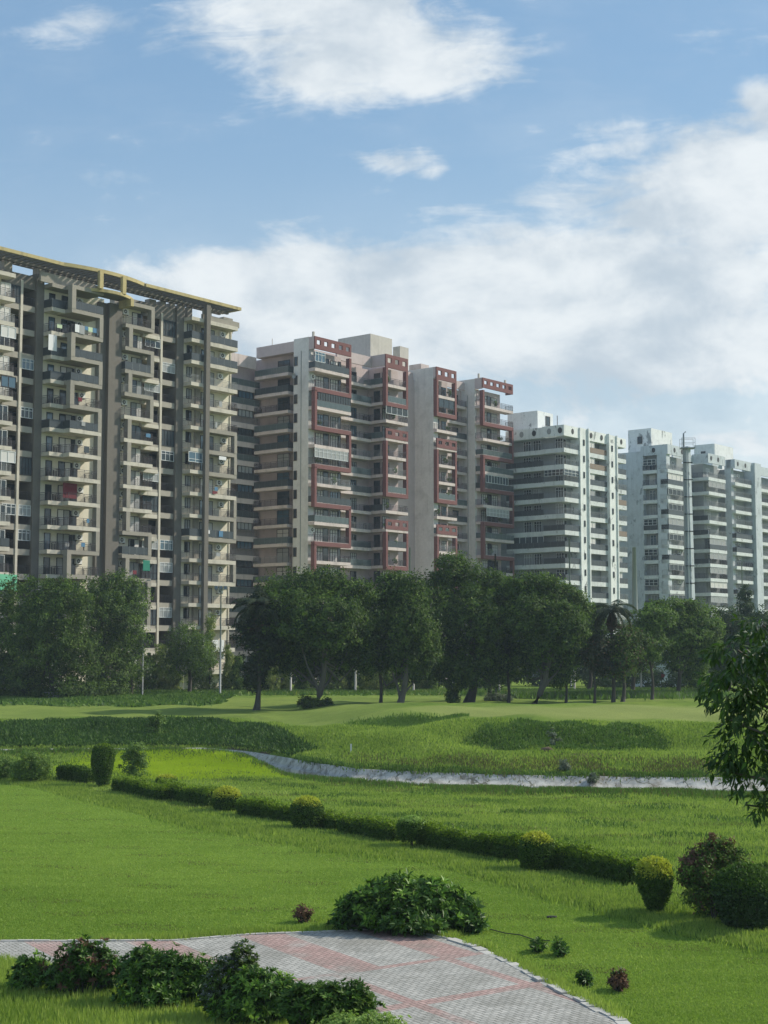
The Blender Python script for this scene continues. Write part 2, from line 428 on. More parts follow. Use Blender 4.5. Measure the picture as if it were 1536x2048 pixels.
# --- paved apron
m, nt, p, o = new_mat('pavers')
g = node(nt, 'ShaderNodeNewGeometry').outputs['Position']
STD = Vector((2.33,-3.6)).normalized(); ang = math.atan2(STD.y, STD.x)
q = mapping(nt, g, rot=(0,0,-ang)); qx, qy, qz = sep(nt, q)
br = node(nt, 'ShaderNodeTexBrick'); br.offset = 0.5; br.inputs['Scale'].default_value = 1.0
br.inputs['Brick Width'].default_value = 0.24; br.inputs['Row Height'].default_value = 0.12; br.inputs['Mortar Size'].default_value = 0.010
br.inputs['Color1'].default_value = (0,0,0,1); br.inputs['Color2'].default_value = (1,1,1,1); br.inputs['Mortar'].default_value = (0.5,0.5,0.5,1); br.inputs['Bias'].default_value = 0.0
nt.links.new(mapping(nt, q, rot=(0,0,R(90))), br.inputs['Vector'])
bv = S(nt, node(nt, 'ShaderNodeRGBToBW').outputs[0]); nt.links.new(br.outputs['Color'], bv.k.node.inputs[0])
br2 = node(nt, 'ShaderNodeTexBrick'); br2.offset = 0.5
for k_, v_ in (('Scale',1.0),('Brick Width',0.24),('Row Height',0.12),('Mortar Size',0.010)): br2.inputs[k_].default_value = v_
br2.inputs['Color1'].default_value = (0,0,0,1); br2.inputs['Color2'].default_value = (1,1,1,1); br2.inputs['Mortar'].default_value = (.5,.5,.5,1)
nt.links.new(q, br2.inputs['Vector'])
bv2 = S(nt, node(nt, 'ShaderNodeRGBToBW').outputs[0]); nt.links.new(br2.outputs['Color'], bv2.k.node.inputs[0])
# basket weave: swap the bond every other 0.48 m square
chk = node(nt, 'ShaderNodeTexChecker'); chk.inputs['Scale'].default_value = 1/0.48; nt.links.new(q, chk.inputs['Vector'])
ck = S(nt, chk.outputs['Fac'])
bvv = bv*(1-ck) + bv2*ck
mort = S(nt, br.outputs['Fac'])*(1-ck) + S(nt, br2.outputs['Fac'])*ck
P0 = ground(560, 1885); q0 = Vector((P0[0], P0[1])); 
def rotq(pt):
    v_ = Vector((pt[0], pt[1])); return v_.x*math.cos(ang)+v_.y*math.sin(ang), -v_.x*math.sin(ang)+v_.y*math.cos(ang)
PV = {k: rotq(ground(*k)) for k in [(505,1885),(612,1885),(728,1870),(818,1868),(255,1888),(355,1888),(50,1888),(125,1888),(500,1955),(700,1945),(905,1928),(1000,1925),(680,1955),(800,2035),(930,1932),(1050,1995),(620,2040),(1180,2020)]}
print('PAVE', {k: (round(a_,2), round(b_,2)) for k,(a_,b_) in PV.items()})
def band(s_, lo, hi): return s_.gt(min(lo,hi))*s_.lt(max(lo,hi))
along = PV[(700,1945)][0]
upper = qx.lt(along)
st = band(qy, PV[(505,1885)][1], PV[(612,1885)][1]) + band(qy, PV[(728,1870)][1], PV[(818,1868)][1]) + band(qy, PV[(255,1888)][1], PV[(355,1888)][1]) + band(qy, PV[(50,1888)][1], PV[(125,1888)][1])
low = band(qy, PV[(680,1955)][1]-.17, PV[(680,1955)][1]+.17) + band(qy, PV[(930,1932)][1]-.17, PV[(930,1932)][1]+.17)
cross = band(qx, along, along+.26) + band(qx, along+3.35, along+3.75)
red = (st*upper + low*(1-upper) + cross).clamp()*noise(nt, g, 0.55, 5, 0.6).ramp(0.25, 0.5)*0.9
blu = band(qy, PV[(680,1955)][1]+.9, PV[(680,1955)][1]+1.9)*band(qx, along+.6, along+1.4)
grey_c = mixc(nt, bvv, (0.34,0.33,0.30), (0.47,0.45,0.41))
red_c = mixc(nt, bvv, (0.36,0.215,0.19), (0.47,0.30,0.265))
c = mixc(nt, red, grey_c, red_c)
c = mixc(nt, noise(nt, g, 0.8, 6, 0.65).ramp(0.40,0.72)*0.6, c, (0.20,0.19,0.16))
c = mixc(nt, noise(nt, g, 7.0, 4, 0.7).ramp(0.55,0.8)*0.35, c, (0.14,0.13,0.11))
c = mixc(nt, mort*0.85, c, (0.06,0.06,0.045))
nt.links.new(c, p.inputs['Base Color']); p.inputs['Roughness'].default_value = 0.85
bmp = node(nt, 'ShaderNodeBump'); bmp.inputs['Distance'].default_value = 0.012
nt.links.new((noise(nt, g, 9.0, 3)*0.6 - mort*0.8).k, bmp.inputs['Height']); nt.links.new(bmp.outputs[0], p.inputs['Normal'])
pz = 0.035
mb = MB(); mb.prism(PATH[::-1] if sum((PATH[i][0]*PATH[(i+1)%len(PATH)][1]-PATH[(i+1)%len(PATH)][0]*PATH[i][1]) for i in range(len(PATH)))<0 else PATH, -0.1, pz, 'pavers')
tag(mb.build('paved_path'), kind='structure')
# kerb stones along the lawn side
paint('kerb_stone', (0.50,0.48,0.44), amount=0.5, scale=1.5)
mb = MB(); edge = PATH[0:18]
for a_, b_ in zip(edge[:-1], edge[1:]):
    A = Vector(a_); B = Vector(b_); L = (B-A).length; n = max(1, round(L/0.45)); d = (B-A)/L; nn = Vector((-d.y, d.x))
    right_part = A.x > 1.3
    for k in range(n):
        t0, t1 = L*k/n+.012, L*(k+1)/n-.012
        jt = random.uniform(-.03,.03) if right_part else 0.0
        w0, w1 = (-.11+jt, .16+jt) if right_part else (-.01, .10)
        zz = pz+0.03+random.uniform(-.02,.02)*(1.5 if right_part else .4)
        q_ = [A+d*t0+nn*w0, A+d*t1+nn*(w0+random.uniform(-.02,.02)*right_part), A+d*t1+nn*w1, A+d*t0+nn*(w1+random.uniform(-.03,.03)*right_part)]
        mb.prism([(v_.x, v_.y) for v_ in q_], -0.1, zz, 'kerb_stone')
tag(mb.build('kerb'), kind='structure')
# ================================================================ buildings
# street grid of the housing blocks: u runs along the long facades, w is their outward normal; local axes of every block: x=u, y=-w
TH = math.atan2(0.7793, 0.6266)
BZ = 1.4
def uw(u, w): return 0.6266*u+0.7793*w, 0.7793*u-0.6266*w
def tt(px, py):
    d = ray(px, py); return d[0]/d[1]
def uof(px, w, py=900):
    t = tt(px, py); return -w*(.7793+.6266*t)/(.6266-.7793*t)
def wof(px, u, py=900):
    t = tt(px, py); return -u*(.6266-.7793*t)/(.7793+.6266*t)
def zof(px, py, u, w):
    d = ray(px, py); return EYE + d[2]/d[1]*uw(u, w)[1]
class Blk:
    def __init__(s, name, u0, w0):
        s.u0, s.w0 = u0, w0
        x, y = uw(u0, w0); s.e = empty(name, (x, y, BZ), TH)
    def pos(s, u, w, z): return (u-s.u0, -(w-s.w0), z-BZ)
    def part(s, name, me, u, w, z, face='R', parent=None):
        return link(name, me, s.e, s.pos(u, w, z), 0.0 if face == 'R' else R(-90))
    def mb(s): return BMB(s)
class BMB(MB):
    """box collector in (u, w, z) of its block"""
    def __init__(s, blk): super().__init__(); s.b = blk
    def ub(s, u0, u1, w0, w1, z0, z1, mat):
        b = s.b; return s.box(u0-b.u0, u1-b.u0, -(w0-b.w0), -(w1-b.w0), z0-BZ, z1-BZ, mat)
    def done(s, name):
        """one object per connected group of boxes"""
        nv = len(s.v); par = list(range(nv))
        def fd(a):
            while par[a] != a: par[a] = par[par[a]]; a = par[a]
            return a
        for f_ in s.f:
            r0 = fd(f_[0])
            for q in f_[1:]: par[fd(q)] = r0
        comp = {}
        for k in range(nv): comp.setdefault(fd(k), []).append(k)
        keys = list(comp); V_ = np.array(s.v); lo = {k: V_[comp[k]].min(0)-.012 for k in keys}; hi = {k: V_[comp[k]].max(0)+.012 for k in keys}
        for i_, a in enumerate(keys):
            for b in keys[i_+1:]:
                if np.all(lo[a] <= hi[b]) and np.all(lo[b] <= hi[a]): par[fd(a)] = fd(b)
        grp = {}
        for fi, f_ in enumerate(s.f): grp.setdefault(fd(f_[0]), []).append(fi)
        for fl in grp.values():
            m2 = MB(); m2.mats = s.mats; mp = {}
            for fi in fl:
                m2.f.append(tuple(mp.setdefault(q, len(mp)) for q in s.f[fi])); m2.m.append(s.m[fi])
            m2.v = [s.v[q] for q in mp]
            m2.build(name, s.b.e)
MC = {}
def cached(key, fn, name):
    if key not in MC: MC[key] = fn().mesh(name)
    return MC[key]
def window_mesh(w, h, glass, frame, mull=1, transom=0.0, mixed=None):
    def mk():
        m = MB(); fw = 0.07
        m.box(0, w, -.045, 0, 0, h, glass)
        if mixed: m.box(w*.5, w-fw, -.052, -.002, fw, h-fw, mixed)
        for a_, b_ in ((0, fw), (w-fw, w)): m.box(a_, b_, -.10, -.003, 0, h, frame)
        for a_, b_ in ((0, fw), (h-fw, h)): m.box(fw, w-fw, -.10, -.003, a_, b_, frame)
        for k in range(1, mull+1):
            c_ = w*k/(mull+1); m.box(c_-.035, c_+.035, -.095, -.003, fw, h-fw, frame)
        if transom: m.box(fw, w-fw, -.098, -.003, h*transom-.03, h*transom+.03, frame)
        return m
    return cached(('win', round(w,2), round(h,2), glass, frame, mull, transom, mixed), mk, 'window')
def slab_mesh(w, d, t, mat, under=None):
    return cached(('slab', round(w,2), round(d,2), t, mat), lambda: MB().box(0, w, -d, 0, -t, 0, mat), 'balcony')
def rail_mesh(w, d, style='bars', left=True, right=True, h=1.05):
    def mk():
        m = MB(); mat = {'bars':'rail_dark','grey':'rail_grey','panel':'panel_dark','glass':'rail_grey','brown':'panel_brown'}[style]
        sides = [('f', 0, w)] + ([('l', 0, d)] if left else []) + ([('r', 0, d)] if right else [])
        for sd_, a_, b_ in sides:
            def bx(p0, p1, z0, z1, th=.03, mt=mat):
                if sd_ == 'f': m.box(p0, p1, -d, -d+th, z0, z1, mt)
                elif sd_ == 'l': m.box(0, th, -p1, -p0, z0, z1, mt)
                else: m.box(w-th, w, -p1, -p0, z0, z1, mt)
            a2, b2 = (a_+.03, b_-.03)
            bx(a2, b2, h-.05, h, .055); bx(a2, b2, .04, .08)
            if style in ('bars','grey'):
                bx(a2, b2, h*.78, h*.78+.03)
                n = max(2, int((b2-a2)/.15))
                for k in range(n+1):
                    c_ = a2+(b2-a2)*k/n
                    bx(c_-(.03 if k % 8 == 0 else .011), c_+(.03 if k % 8 == 0 else .011), .08, h-.05 if k % 8 == 0 else h*.78, .026)
            else:
                bx(a2, b2, .09, h-.06, .02, {'glass':'panel_glass'}.get(style, mat))
                n = max(1, int((b2-a2)/1.2))
                for k in range(n+1):
                    c_ = a2+(b2-a2)*k/n; bx(max(a2, c_-.025), min(b2, c_+.025), 0, h, .05, 'rail_grey')
        return m
    return cached(('rail', round(w,2), round(d,2), style, left, right, h), mk, 'railing')
def ac_mesh():
    def mk():
        m = MB(); m.box(0, .95, -.42, -.06, 0, .70, 'white_metal')
        n = 14; pts = [(.38+.27*math.cos(2*math.pi*k/n), .36+.27*math.sin(2*math.pi*k/n)) for k in range(n)]
        b = len(m.v); i = m.mi('fan_dark')
        m.v += [(x, -.435, z) for x, z in pts] + [(x, -.41, z) for x, z in pts]
        m.f.append(tuple(b+k for k in range(n))); m.m.append(i)
        for k in range(n): m.f.append((b+k, b+n+k, b+n+(k+1)%n, b+(k+1)%n)); m.m.append(i)
        m.box(.30, .46, -.45, -.436, .28, .44, 'white_metal')
        m.box(.05, .10, -.40, 0, -.10, 0, 'fan_dark'); m.box(.85, .90, -.40, 0, -.10, 0, 'fan_dark')
        return m
    return cached('ac', mk, 'air_conditioner')
def balcony(blk, u0, u1, wback, wfront, z, mat, t=.5, style='bars', face='R', left=True, right=True, rail=True, name='balcony'):
    """face R: runs along u, juts to +w.  face L: runs along w, juts to -u (then u0=back plane, u1=front plane)"""
    if face == 'R':
        W_, D_ = u1-u0, wfront-wback
        s_ = blk.part(name, slab_mesh(W_, D_, t, mat), u0, wback, z)
    else:
        W_, D_ = abs(wfront-wback), abs(u1-u0)
        s_ = blk.part(name, slab_mesh(W_, D_, t, mat), max(u0, u1), min(wback, wfront), z, 'L')
    if rail: link('railing', rail_mesh(W_, D_, style, left, right), s_)
    return s_
def win(blk, u, w, z, wd, h, glass='glass_dark', frame='frame_dark', mull=1, transom=0.0, face='R', name='window', mixed=None):
    return blk.part(name, window_mesh(wd, h, glass, frame, mull, transom, mixed), u, w, z, face)
rc = random.choice
FH = 3.05

# ---------------------------------------------------------------- beige tower block
W0 = -146.1; WF = W0+1.6
uEnd = uof(475, WF, 780)
B = Blk('apartment_block', uEnd-20, W0)
tag(B.e, 'tall beige apartment block with taupe fins and a yellow edged rooftop pergola', 'apartment building')
ZT = 53.0
levels = [ZT-FH*k for k in range(17)]
uP2a, uP2b = uof(352, W0, 800), uof(366, W0, 800)
uP1a, uP1b = uof(207, W0, 800), uof(233, W0, 800)
uP0a, uP0b = uof(69, W0, 800), uof(84, W0, 800)
uC1 = uof(307, WF, 800)            # right end of bay C balconies
uC2 = uof(318, W0+.3, 800)
uT1 = uof(320, W0-.2, 800)         # thin column of the recess
uB1 = uof(127, WF, 800)            # inner edge of balcony pair
uB2 = uof(204, W0+2.9, 800)
uBm = uof(140, W0+2.9, 800)
uT0 = uof(37, W0-.2, 800)
uA1 = uof(26, WF, 800); uA0 = uof(-110, WF, 800)
uWall = uof(459, W0-.2, 800)
wl = W0-.2
m = B.mb()
top = ZT
m.ub(uP2b, uWall, wl-16, wl, BZ, top, 'cream_wall')
m.ub(uP1b, uC1-.9, wl-16, wl, BZ, top, 'cream_wall')
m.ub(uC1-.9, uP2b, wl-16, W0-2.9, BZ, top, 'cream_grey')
m.ub(uP0b, uP1a, wl-16, wl, BZ, top, 'cream_wall')
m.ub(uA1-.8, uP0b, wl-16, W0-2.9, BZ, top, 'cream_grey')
m.ub(uA0, uA1-.8, wl-16, wl, BZ, top, 'cream_wall')
m.done('wall')
m = B.mb()
for a_, b_ in ((uP0a, uP0b), (uP2a, uP2b)): m.ub(a_, b_, W0-3.2, W0+.02, BZ, ZT+1.2, 'taupe')
m.ub(uP1a, uP1b, W0-3.2, W0+.9, BZ, ZT-.6, 'taupe')
m.ub(uP1a-1.2, uP1a, W0-3.2, W0+.3, BZ, ZT-.6, 'taupe')
m.done('fin')
m = B.mb()
for a_ in (uT1, uT0): m.ub(a_, a_+.35, W0-.55, W0-.18, BZ, ZT, 'cream_slab')
m.ub(uWall-.02, uWall+.22, wl-1, wl+.12, BZ, ZT, 'cream_slab')
# sheer tan ducts between doors
m.ub(uof(388,wl,800), uof(396,wl,800), wl, wl+.45, BZ, ZT, 'taupe_light')
uTC = uof(410, WF+.35, 800)
m.ub(uTC, uTC+.75, WF+.02, WF+.55, BZ, ZT+2.2, 'taupe')
m.done('column')
# recess loggias
for (a_, b_, tcol) in ((uC1-.9, uP2a, uT1), (uA1-.8, uP0a, uT0)):
    for k in range(0, 16):
        z = levels[k]
        if k > 0:
            s_ = B.part('loggia', slab_mesh(b_-a_, 2.6, .75, 'cream_grey'), a_, W0-2.9, z)
            # the railing stands on the slab between columns
        if k < 1: continue
        seg = [(tcol+.4, b_-.02), (a_+.9, tcol-.03)]
        for si, (c0, c1) in enumerate(seg):
            r_ = random.random()
            if r_ < .30:
                win(B, c0, W0-.32, z+1.05, c1-c0, 1.35, rc(['glass_dark','glass_blue','curtain_grey']), 'frame_white', 2, .72, name='window')
                rr = link('railing', rail_mesh(c1-c0, .12, 'bars', False, False), s_, (c0-a_, -2.45, 0))
            elif r_ < .45:
                win(B, c0, W0-.32, z+.02, c1-c0, 2.2, 'net_dark', 'frame_dark', 3, .4, name='window')
            else:
                rr = link('railing', rail_mesh(c1-c0, .12, 'bars', False, False), s_, (c0-a_, -2.45, 0))
            win(B, c0+.25, W0-2.9, z, 1.2, 2.15, 'glass_dark', 'frame_dark', 0, 0, name='balcony_door')
m = B.mb(); m.ub(uC1-.9, uP2a, W0-2.9, W0-.3, ZT-.9, ZT+1.0, 'taupe'); m.ub(uA1-.8, uP0a, W0-2.9, W0-.3, ZT-.9, ZT+.8, 'taupe'); m.done('spandrel')

def bay_fill(k, z, u0, u1, kind):
    """door, window and air conditioner of one flat behind one balcony"""
    W_ = u1-u0
    if kind == 'wide':
        g_ = rc(['curtain_grey','glass_dark','curtain','glass_blue'])
        win(B, u0+.3, wl, z, min(2.9, W_*.42), 2.25, g_, 'frame_dark', 1, 0, name='balcony_door', mixed=rc(['curtain','glass_dark','curtain_grey']))
        if random.random() < .85: B.part('air_conditioner', ac_mesh(), u0+W_*rc([.55,.62,.68]), wl, z+1.55)
    elif kind == 'narrow':
        win(B, u0+.9, wl, z, .95, 2.2, rc(['glass_dark','glass_dark','glass_blue']), 'frame_dark', 0, 0, name='balcony_door')
    elif kind == 'window':
        win(B, u0+.75, wl, z+.95, 1.0, 1.45, rc(['glass_dark','curtain_grey']), 'frame_dark', 1, 0, name='window')
styles = ['bars']*7+['grey','panel']
NF = 16
# bay D (right end)
uD0 = uof(382, WF, 800)
colD = {5:'R',6:'R',8:'R',9:'R',10:'R'}
framed = {5, 6, 8, 9, 11}
for k in range(0, NF+1):
    z = levels[k]
    mat = 'taupe_light' if k in (5,6,7,9,10) else 'cream_slab'
    st = rc(styles)
    balcony(B, uP2b, uTC, wl, WF, z, 'cream_slab', .5, st, rail=k > 0, right=False)
    balcony(B, uTC, uEnd, wl, WF-.02, z-.003, mat, .55, st, rail=k > 0, left=False)
    if k == 0: continue
    bay_fill(k, z, uP2b, uof(388,wl,800), 'window')
    bay_fill(k, z, uof(398,wl,800), uWall, 'wide')
m = B.mb()
for k in (6, 7, 9, 10, 12): m.ub(uEnd-.55, uEnd, WF-.75, WF+.03, levels[k], levels[k-1]-.55, 'taupe_light')
# bay C frame: ribbon that swaps sides
uC0 = uof(250, WF, 800)
sideC = {1:'R',2:'L',3:'R',4:'L',5:'R',6:'L',7:'L',8:'L',9:'L',10:'L',11:'R',12:'L',13:'R',14:'R',15:'L',16:'L'}
for k in range(1, NF+1):
    if sideC[k] == 'R': m.ub(uC1-.6, uC1, WF-.78, WF+.03, levels[k], levels[k-1]-.5, 'taupe_light')
    else: m.ub(uP1b+.6, uP1b+1.25, WF-.78, WF+.03, levels[k], levels[k-1]-.5, 'taupe_light')
uBr = uB2
sideB = {1:'L',2:'R',3:'L',4:'R',5:'L',6:'R',7:'R',8:'R',9:'R',10:'R',11:'R',12:'L',13:'R',14:'L',15:'R',16:'R'}
WB2 = W0+2.9
for k in range(1, NF+1):
    if sideB[k] == 'R': m.ub(uBr-.6, uBr, WB2-.78, WB2+.03, levels[k], levels[k-1]-.5, 'taupe_light')
    else: m.ub(uBm+.0, uBm+.65, WB2-.78, WB2+.03, levels[k], levels[k-1]-.5, 'taupe_light')
m.done('balcony_frame')
for k in range(0, NF+1):
    z = levels[k]
    matC = 'taupe_light' if k < 5 or k in (10,11,12) else 'cream_slab'
    balcony(B, uP1b, uC1, wl, WF, z, matC, .5, rc(styles), rail=k > 0)
    if k > 0: balcony(B, uC1-.85, uC2, W0-2.2, W0+.3, z-.45, 'cream_slab', .5, 'bars', left=False, name='ledge', rail=False)
    matB = 'taupe_light' if k < 6 or k in (11,12,13) else 'cream_slab'
    if k <= 15:
        st = rc(styles)
        balcony(B, uP0b, uB1, wl, WF, z, 'cream_slab' if k else 'taupe_light', .5, st, rail=k > 0)
        balcony(B, uB1+.02, uBr, wl, WB2, z-.003, matB, .5, st, rail=k > 0)
        balcony(B, uA0, uA1, wl, WF, z, 'cream_slab', .5, rc(styles), rail=k > 0)
        if k:
            bay_fill(k, z, uP0b, uB1, 'narrow'); bay_fill(k, z, uB1+.5, uBr, 'wide')
            win(B, uBr-2.3, wl, z, 1.0, 2.2, 'glass_dark', 'frame_dark', 0, 0, name='balcony_door')
            if uA1-uof(0, WF, 800) > 1: win(B, uof(-5, wl, 800), wl, z, 1.5, 2.2, rc(['glass_dark','curtain']), 'frame_white', 1, 0, name='balcony_door')
    if k:
        u_ = uP1b+2.6
        win(B, u_, wl, z, 1.9, 2.2, rc(['glass_dark','curtain_grey','curtain']), 'frame_dark', 1, 0, name='balcony_door', mixed=rc(['curtain','glass_dark','curtain_grey']))
        if random.random() < .8: B.part('air_conditioner', ac_mesh(), uP1b+.75, wl, z+1.6)
        # stair window slot on the side of the wide fin
        win(B, uP1a-1.2, W0-1.1, z+1.2, .45, 1.1, 'glass_dark', 'frame_dark', 0, 0, 'L', name='slot_window')
# enclosed balconies
e1 = levels[7]
win(B, uD0-.35, WF-.06, e1+1.06, uTC-uD0+.3, 1.42, 'glass_blue', 'frame_white', 1, .3, name='glazed_screen')
win(B, uP2b+.0, WF-.02, e1+1.06, 1.5, 1.42, 'glass_blue', 'frame_white', 0, .3, 'L', name='glazed_screen') if False else None
win(B, uof(2, WF, 650), WF-.05, levels[3]+1.06, 2.2, 1.4, 'curtain', 'frame_white', 1, 0, name='glazed_screen')
win(B, uof(2, WF, 760), WF-.05, levels[5]+1.06, 2.2, 1.4, 'glass_blue', 'frame_dark', 1, 0, name='glazed_screen')
win(B, uof(2, WF, 860), WF-.05, levels[8]+1.06, 2.2, 1.4, 'curtain', 'frame_white', 1, 0, name='glazed_screen')
# rooftop terrace walls, pergola with yellow fascia
zc = 55.15
m = B.mb()
for (px_, ww, wd, h_) in ((8,W0-1,1.2,2.2),(75,W0-.6,1.1,2.2),(150,W0-3,1.0,2.2),(178,W0-2,1.6,2.2),(300,W0-2,1.2,2.2),(322,W0-1.8,1.0,2.2),(342,W0-1.6,.8,2.2),(358,W0-1.6,1.2,2.2),(376,W0-1.6,.9,2.2),(415,W0+.8,.9,2.2),(448,W0-2.0,1.9,2.2),(120,W0-7,1.0,2.2),(230,W0-4,2.2,2.2),(262,W0-4,2.6,2.2),(60,W0-8,.5,2.2)):
    u_ = uof(px_, ww, 560); m.ub(u_, u_+wd, ww-1.0, ww, ZT, zc, 'taupe_light')
m.ub(uof(85,WF,600), uBr, W0+.9, W0+1.2, ZT, ZT+1.25, 'taupe_light')
m.ub(uTC, uWall+.4, W0+1.0, W0+1.25, ZT, ZT+.8, 'taupe_light')
m.done('roof_terrace_wall')
m = B.mb()
uc0, uc1 = uof(-90, W0+2.4, 470), uof(483, W0+2.4, 615)
ub0, ub1 = uof(128, W0+2.4, 530), uof(292, W0+2.4, 570)
def fascia(m, u0, u1, w, z, t, thick=.22): m.ub(u0, u1, w-thick, w, z+.12, z+.55, 'yellow_trim')
fascia(m, uc0, ub0, W0+2.4, zc, .62); fascia(m, ub1, uc1, W0+2.4, zc, .62)
m.ub(uc1-.22, uc1, W0-1.5, W0+2.18, zc+.12, zc+.55, 'yellow_trim')
NB = 14
def arc(k, amp, a0=ub0, a1=ub1, base=W0+2.2):
    amp = amp*.7
    s_ = k/NB; return a0+(a1-a0)*s_, base+amp*(1-(2*s_-1)**2)
for k in range(NB):
    (a0, w0_), (a1, w1_) = arc(k, 1.7), arc(k+1, 1.7)
    b_ = B; pts = [(a0-b_.u0, -(w0_-b_.w0)), (a1-b_.u0, -(w1_-b_.w0)), (a1-b_.u0, -(w1_-.25-b_.w0)), (a0-b_.u0, -(w0_-.25-b_.w0))]
    m.prism(pts, zc+.16-BZ, zc+.62-BZ, 'yellow_trim')
# lower curved ledge over the wide fin
uq0, uq1 = uof(180, W0+3.2, 575), uof(272, W0+3.2, 600)
for k in range(NB):
    (a0, w0_), (a1, w1_) = arc(k, 2.0, uq0, uq1, W0+2.6), arc(k+1, 2.0, uq0, uq1, W0+2.6)
    b_ = B
    pts = [(a0-b_.u0, -(w0_-b_.w0)), (a1-b_.u0, -(w1_-b_.w0)), (a1-b_.u0, -(w1_-.3-b_.w0)), (a0-b_.u0, -(w0_-.3-b_.w0))]
    m.prism(pts, ZT-.25-BZ, ZT+.15-BZ, 'yellow_trim')
    pts = [(a0-b_.u0, -(w0_-.31-b_.w0)), (a1-b_.u0, -(w1_-.31-b_.w0)), (a1-b_.u0, -(W0+.95-b_.w0)), (a0-b_.u0, -(W0+.95-b_.w0))]
    m.prism(pts, ZT-.2-BZ, ZT+.05-BZ, 'taupe')
for px_ in (206, 252):
    u_ = uof(px_, W0+4.2, 570); m.ub(u_-.3, u_+.3, W0+3.5, W0+3.95, ZT+.05, zc+.2, 'yellow_trim')
u_ = uof(262, W0+3.6, 600); m.ub(u_, u_+.5, W0+1.2, W0+3.6, ZT-1.2, ZT-.2, 'yellow_trim')
m.done('pergola_fascia')
m = B.mb()
n = int((uc1-uc0)/.9)
for k in range(n):
    u_ = uc0+.3+k*.9
    amp = 1.7*(1-(2*min(1,max(0,(u_-ub0)/(ub1-ub0)))-1)**2) if ub0 < u_ < ub1 else 0
    m.ub(u_, u_+.28, W0-1.5, W0+2.1+amp*.6, zc+.15, zc+.5, 'taupe')
m.ub(uc0, uc1-.25, W0-1.9, W0-1.5, zc+.02, zc+.5, 'taupe'); m.ub(uc0, uc1-.25, W0-.3, W0+.1, zc-.15, zc+.14, 'taupe')
m.done('pergola_slats')

# ---------------------------------------------------------------- pink and red block
UA, WA = 169.3, -150.1
ZR = 56.3
Pk = Blk('apartment_block', UA, WA)
tag(Pk.e, 'stepped pink apartment block with red balcony frames and windowless grey fins', 'apartment building')
zl = [ZR-2.0-FH*k for k in range(0, 18)]        # zl[0]: underside slab below the parapet band; zl[k]: floor of storey k
uA, uAe = UA, UA+8.9
uBq, uBe = UA+17.9, uof(816, WA, 720)
uCq, uCe = UA+32.1, uof(913, WA, 745)
uDq, uDe = UA+46.2, uof(1026, WA, 770)
m = Pk.mb()
def body(u0, u1, w0, w1, z1=ZR-2.0, mat='pink_wall'): m.ub(u0, u1, w0, w1, BZ, z1, mat)
body(uA+1.4, uAe-.6, WA-12, WA-1.7)
m.ub(uA+.5, uA+1.4, WA-2.6, WA-1.7, BZ, ZR-2.0, 'pink_wall')
body(uA+1.4, uBq+1.3, -180, WA-4.9)
body(uBq+1.3, uBe-.5, -172, WA-1.8)
body(uBe-.5, uCq+.5, -172, WA-4.9)
body(uCq+.5, uCe-.5, WA-14, WA-1.7)
body(uCe-.5, uDq+.5, WA-14, WA-4.9)
body(uDq+.5, uDe-1.9, WA-14, WA-1.7)
wR = wof(512, uA, 800)          # where block A's side balconies meet the rear wing
body(140, uA+1.4, -190, wR-1.6)
m.done('wall')
m = Pk.mb()
w585 = wof(587, uA, 800)
m.ub(uA, uA+1.3, w585, WA-1.35, BZ, ZR+.05, 'grey_render')
w822, w866 = wof(820, uCq, 900), wof(867, uCq, 900)
m.ub(uCq, uCq+1.3, w822-1.5, w866, BZ, ZR-.1, 'grey_render')
w932, w955 = wof(931, uDq, 900), wof(950, uDq, 900)
m.ub(uDq, uDq+1.3, w932-1.5, w955, BZ, ZR-.05, 'grey_render')
m.done('fin')
# parapets
m = Pk.mb()
zp0 = ZR-2.0
m.ub(uA+.02, uA+1.3, wR, w585-.003, zp0, ZR-.25, 'pink_wall'); m.ub(uA+.02, uA+.3, WA-1.35, WA-.25, zp0, ZR, 'pink_wall')
m.ub(145, uA+.0, wR-.3, wR, ZR-3.9, ZR-1.9, 'pink_slab')
m.ub(uBq, uBq+.3, WA-3.4, WA-.25, zp0, ZR-.05, 'pink_wall'); m.ub(uAe, uBq-.003, WA-3.4, WA-3.1, zp0, ZR-.25, 'pink_wall')
m.ub(uCq, uCq+.3, w866+.002, WA-.25, zp0, ZR-.1, 'pink_wall')
m.ub(uCe, uDq-.003, WA-4.4, WA-4.1, zp0, ZR-.5, 'pink_wall')
m.ub(uDq, uDq+.3, w955+.002, WA-.25, zp0, ZR, 'pink_wall')
m.ub(uA+1.3, uBq, -163, WA-5.2, zp0, ZR-.6, 'pink_wall')
m.ub(uBe, uCq, -163, WA-5.2, zp0, ZR-.6, 'pink_wall')
m.done('parapet')
def redband(m, u0, u1, z0, z1, n, w=WA):
    """red band pierced by square holes"""
    zz0, zz1 = z0+(z1-z0)*.38, z0+(z1-z0)*.74
    m.ub(u0, u1, w-.25, w, z0, zz0, 'red_frame'); m.ub(u0, u1, w-.25, w, zz1, z1, 'red_frame')
    L = (u1-u0)/n; 
    for k in range(n+1):
        a_ = u0+L*k-L*.24 if k else u0; b_ = u0+L*k+L*.24 if k < n else u1
        m.ub(a_, b_, w-.25, w, zz0, zz1, 'red_frame')
m = Pk.mb()
redband(m, uA, uAe, zp0, ZR, 5); redband(m, uBq, uBe, zp0-.3, ZR-.05, 3); redband(m, uCq, uCe, zp0-.3, ZR-.1, 3); redband(m, uDq, uDe, zp0+.15, ZR, 5)
m.ub(uDe-.25, uDe, WA-1.6, WA-.25, zp0+.15, ZR, 'red_frame')
fwid = .52
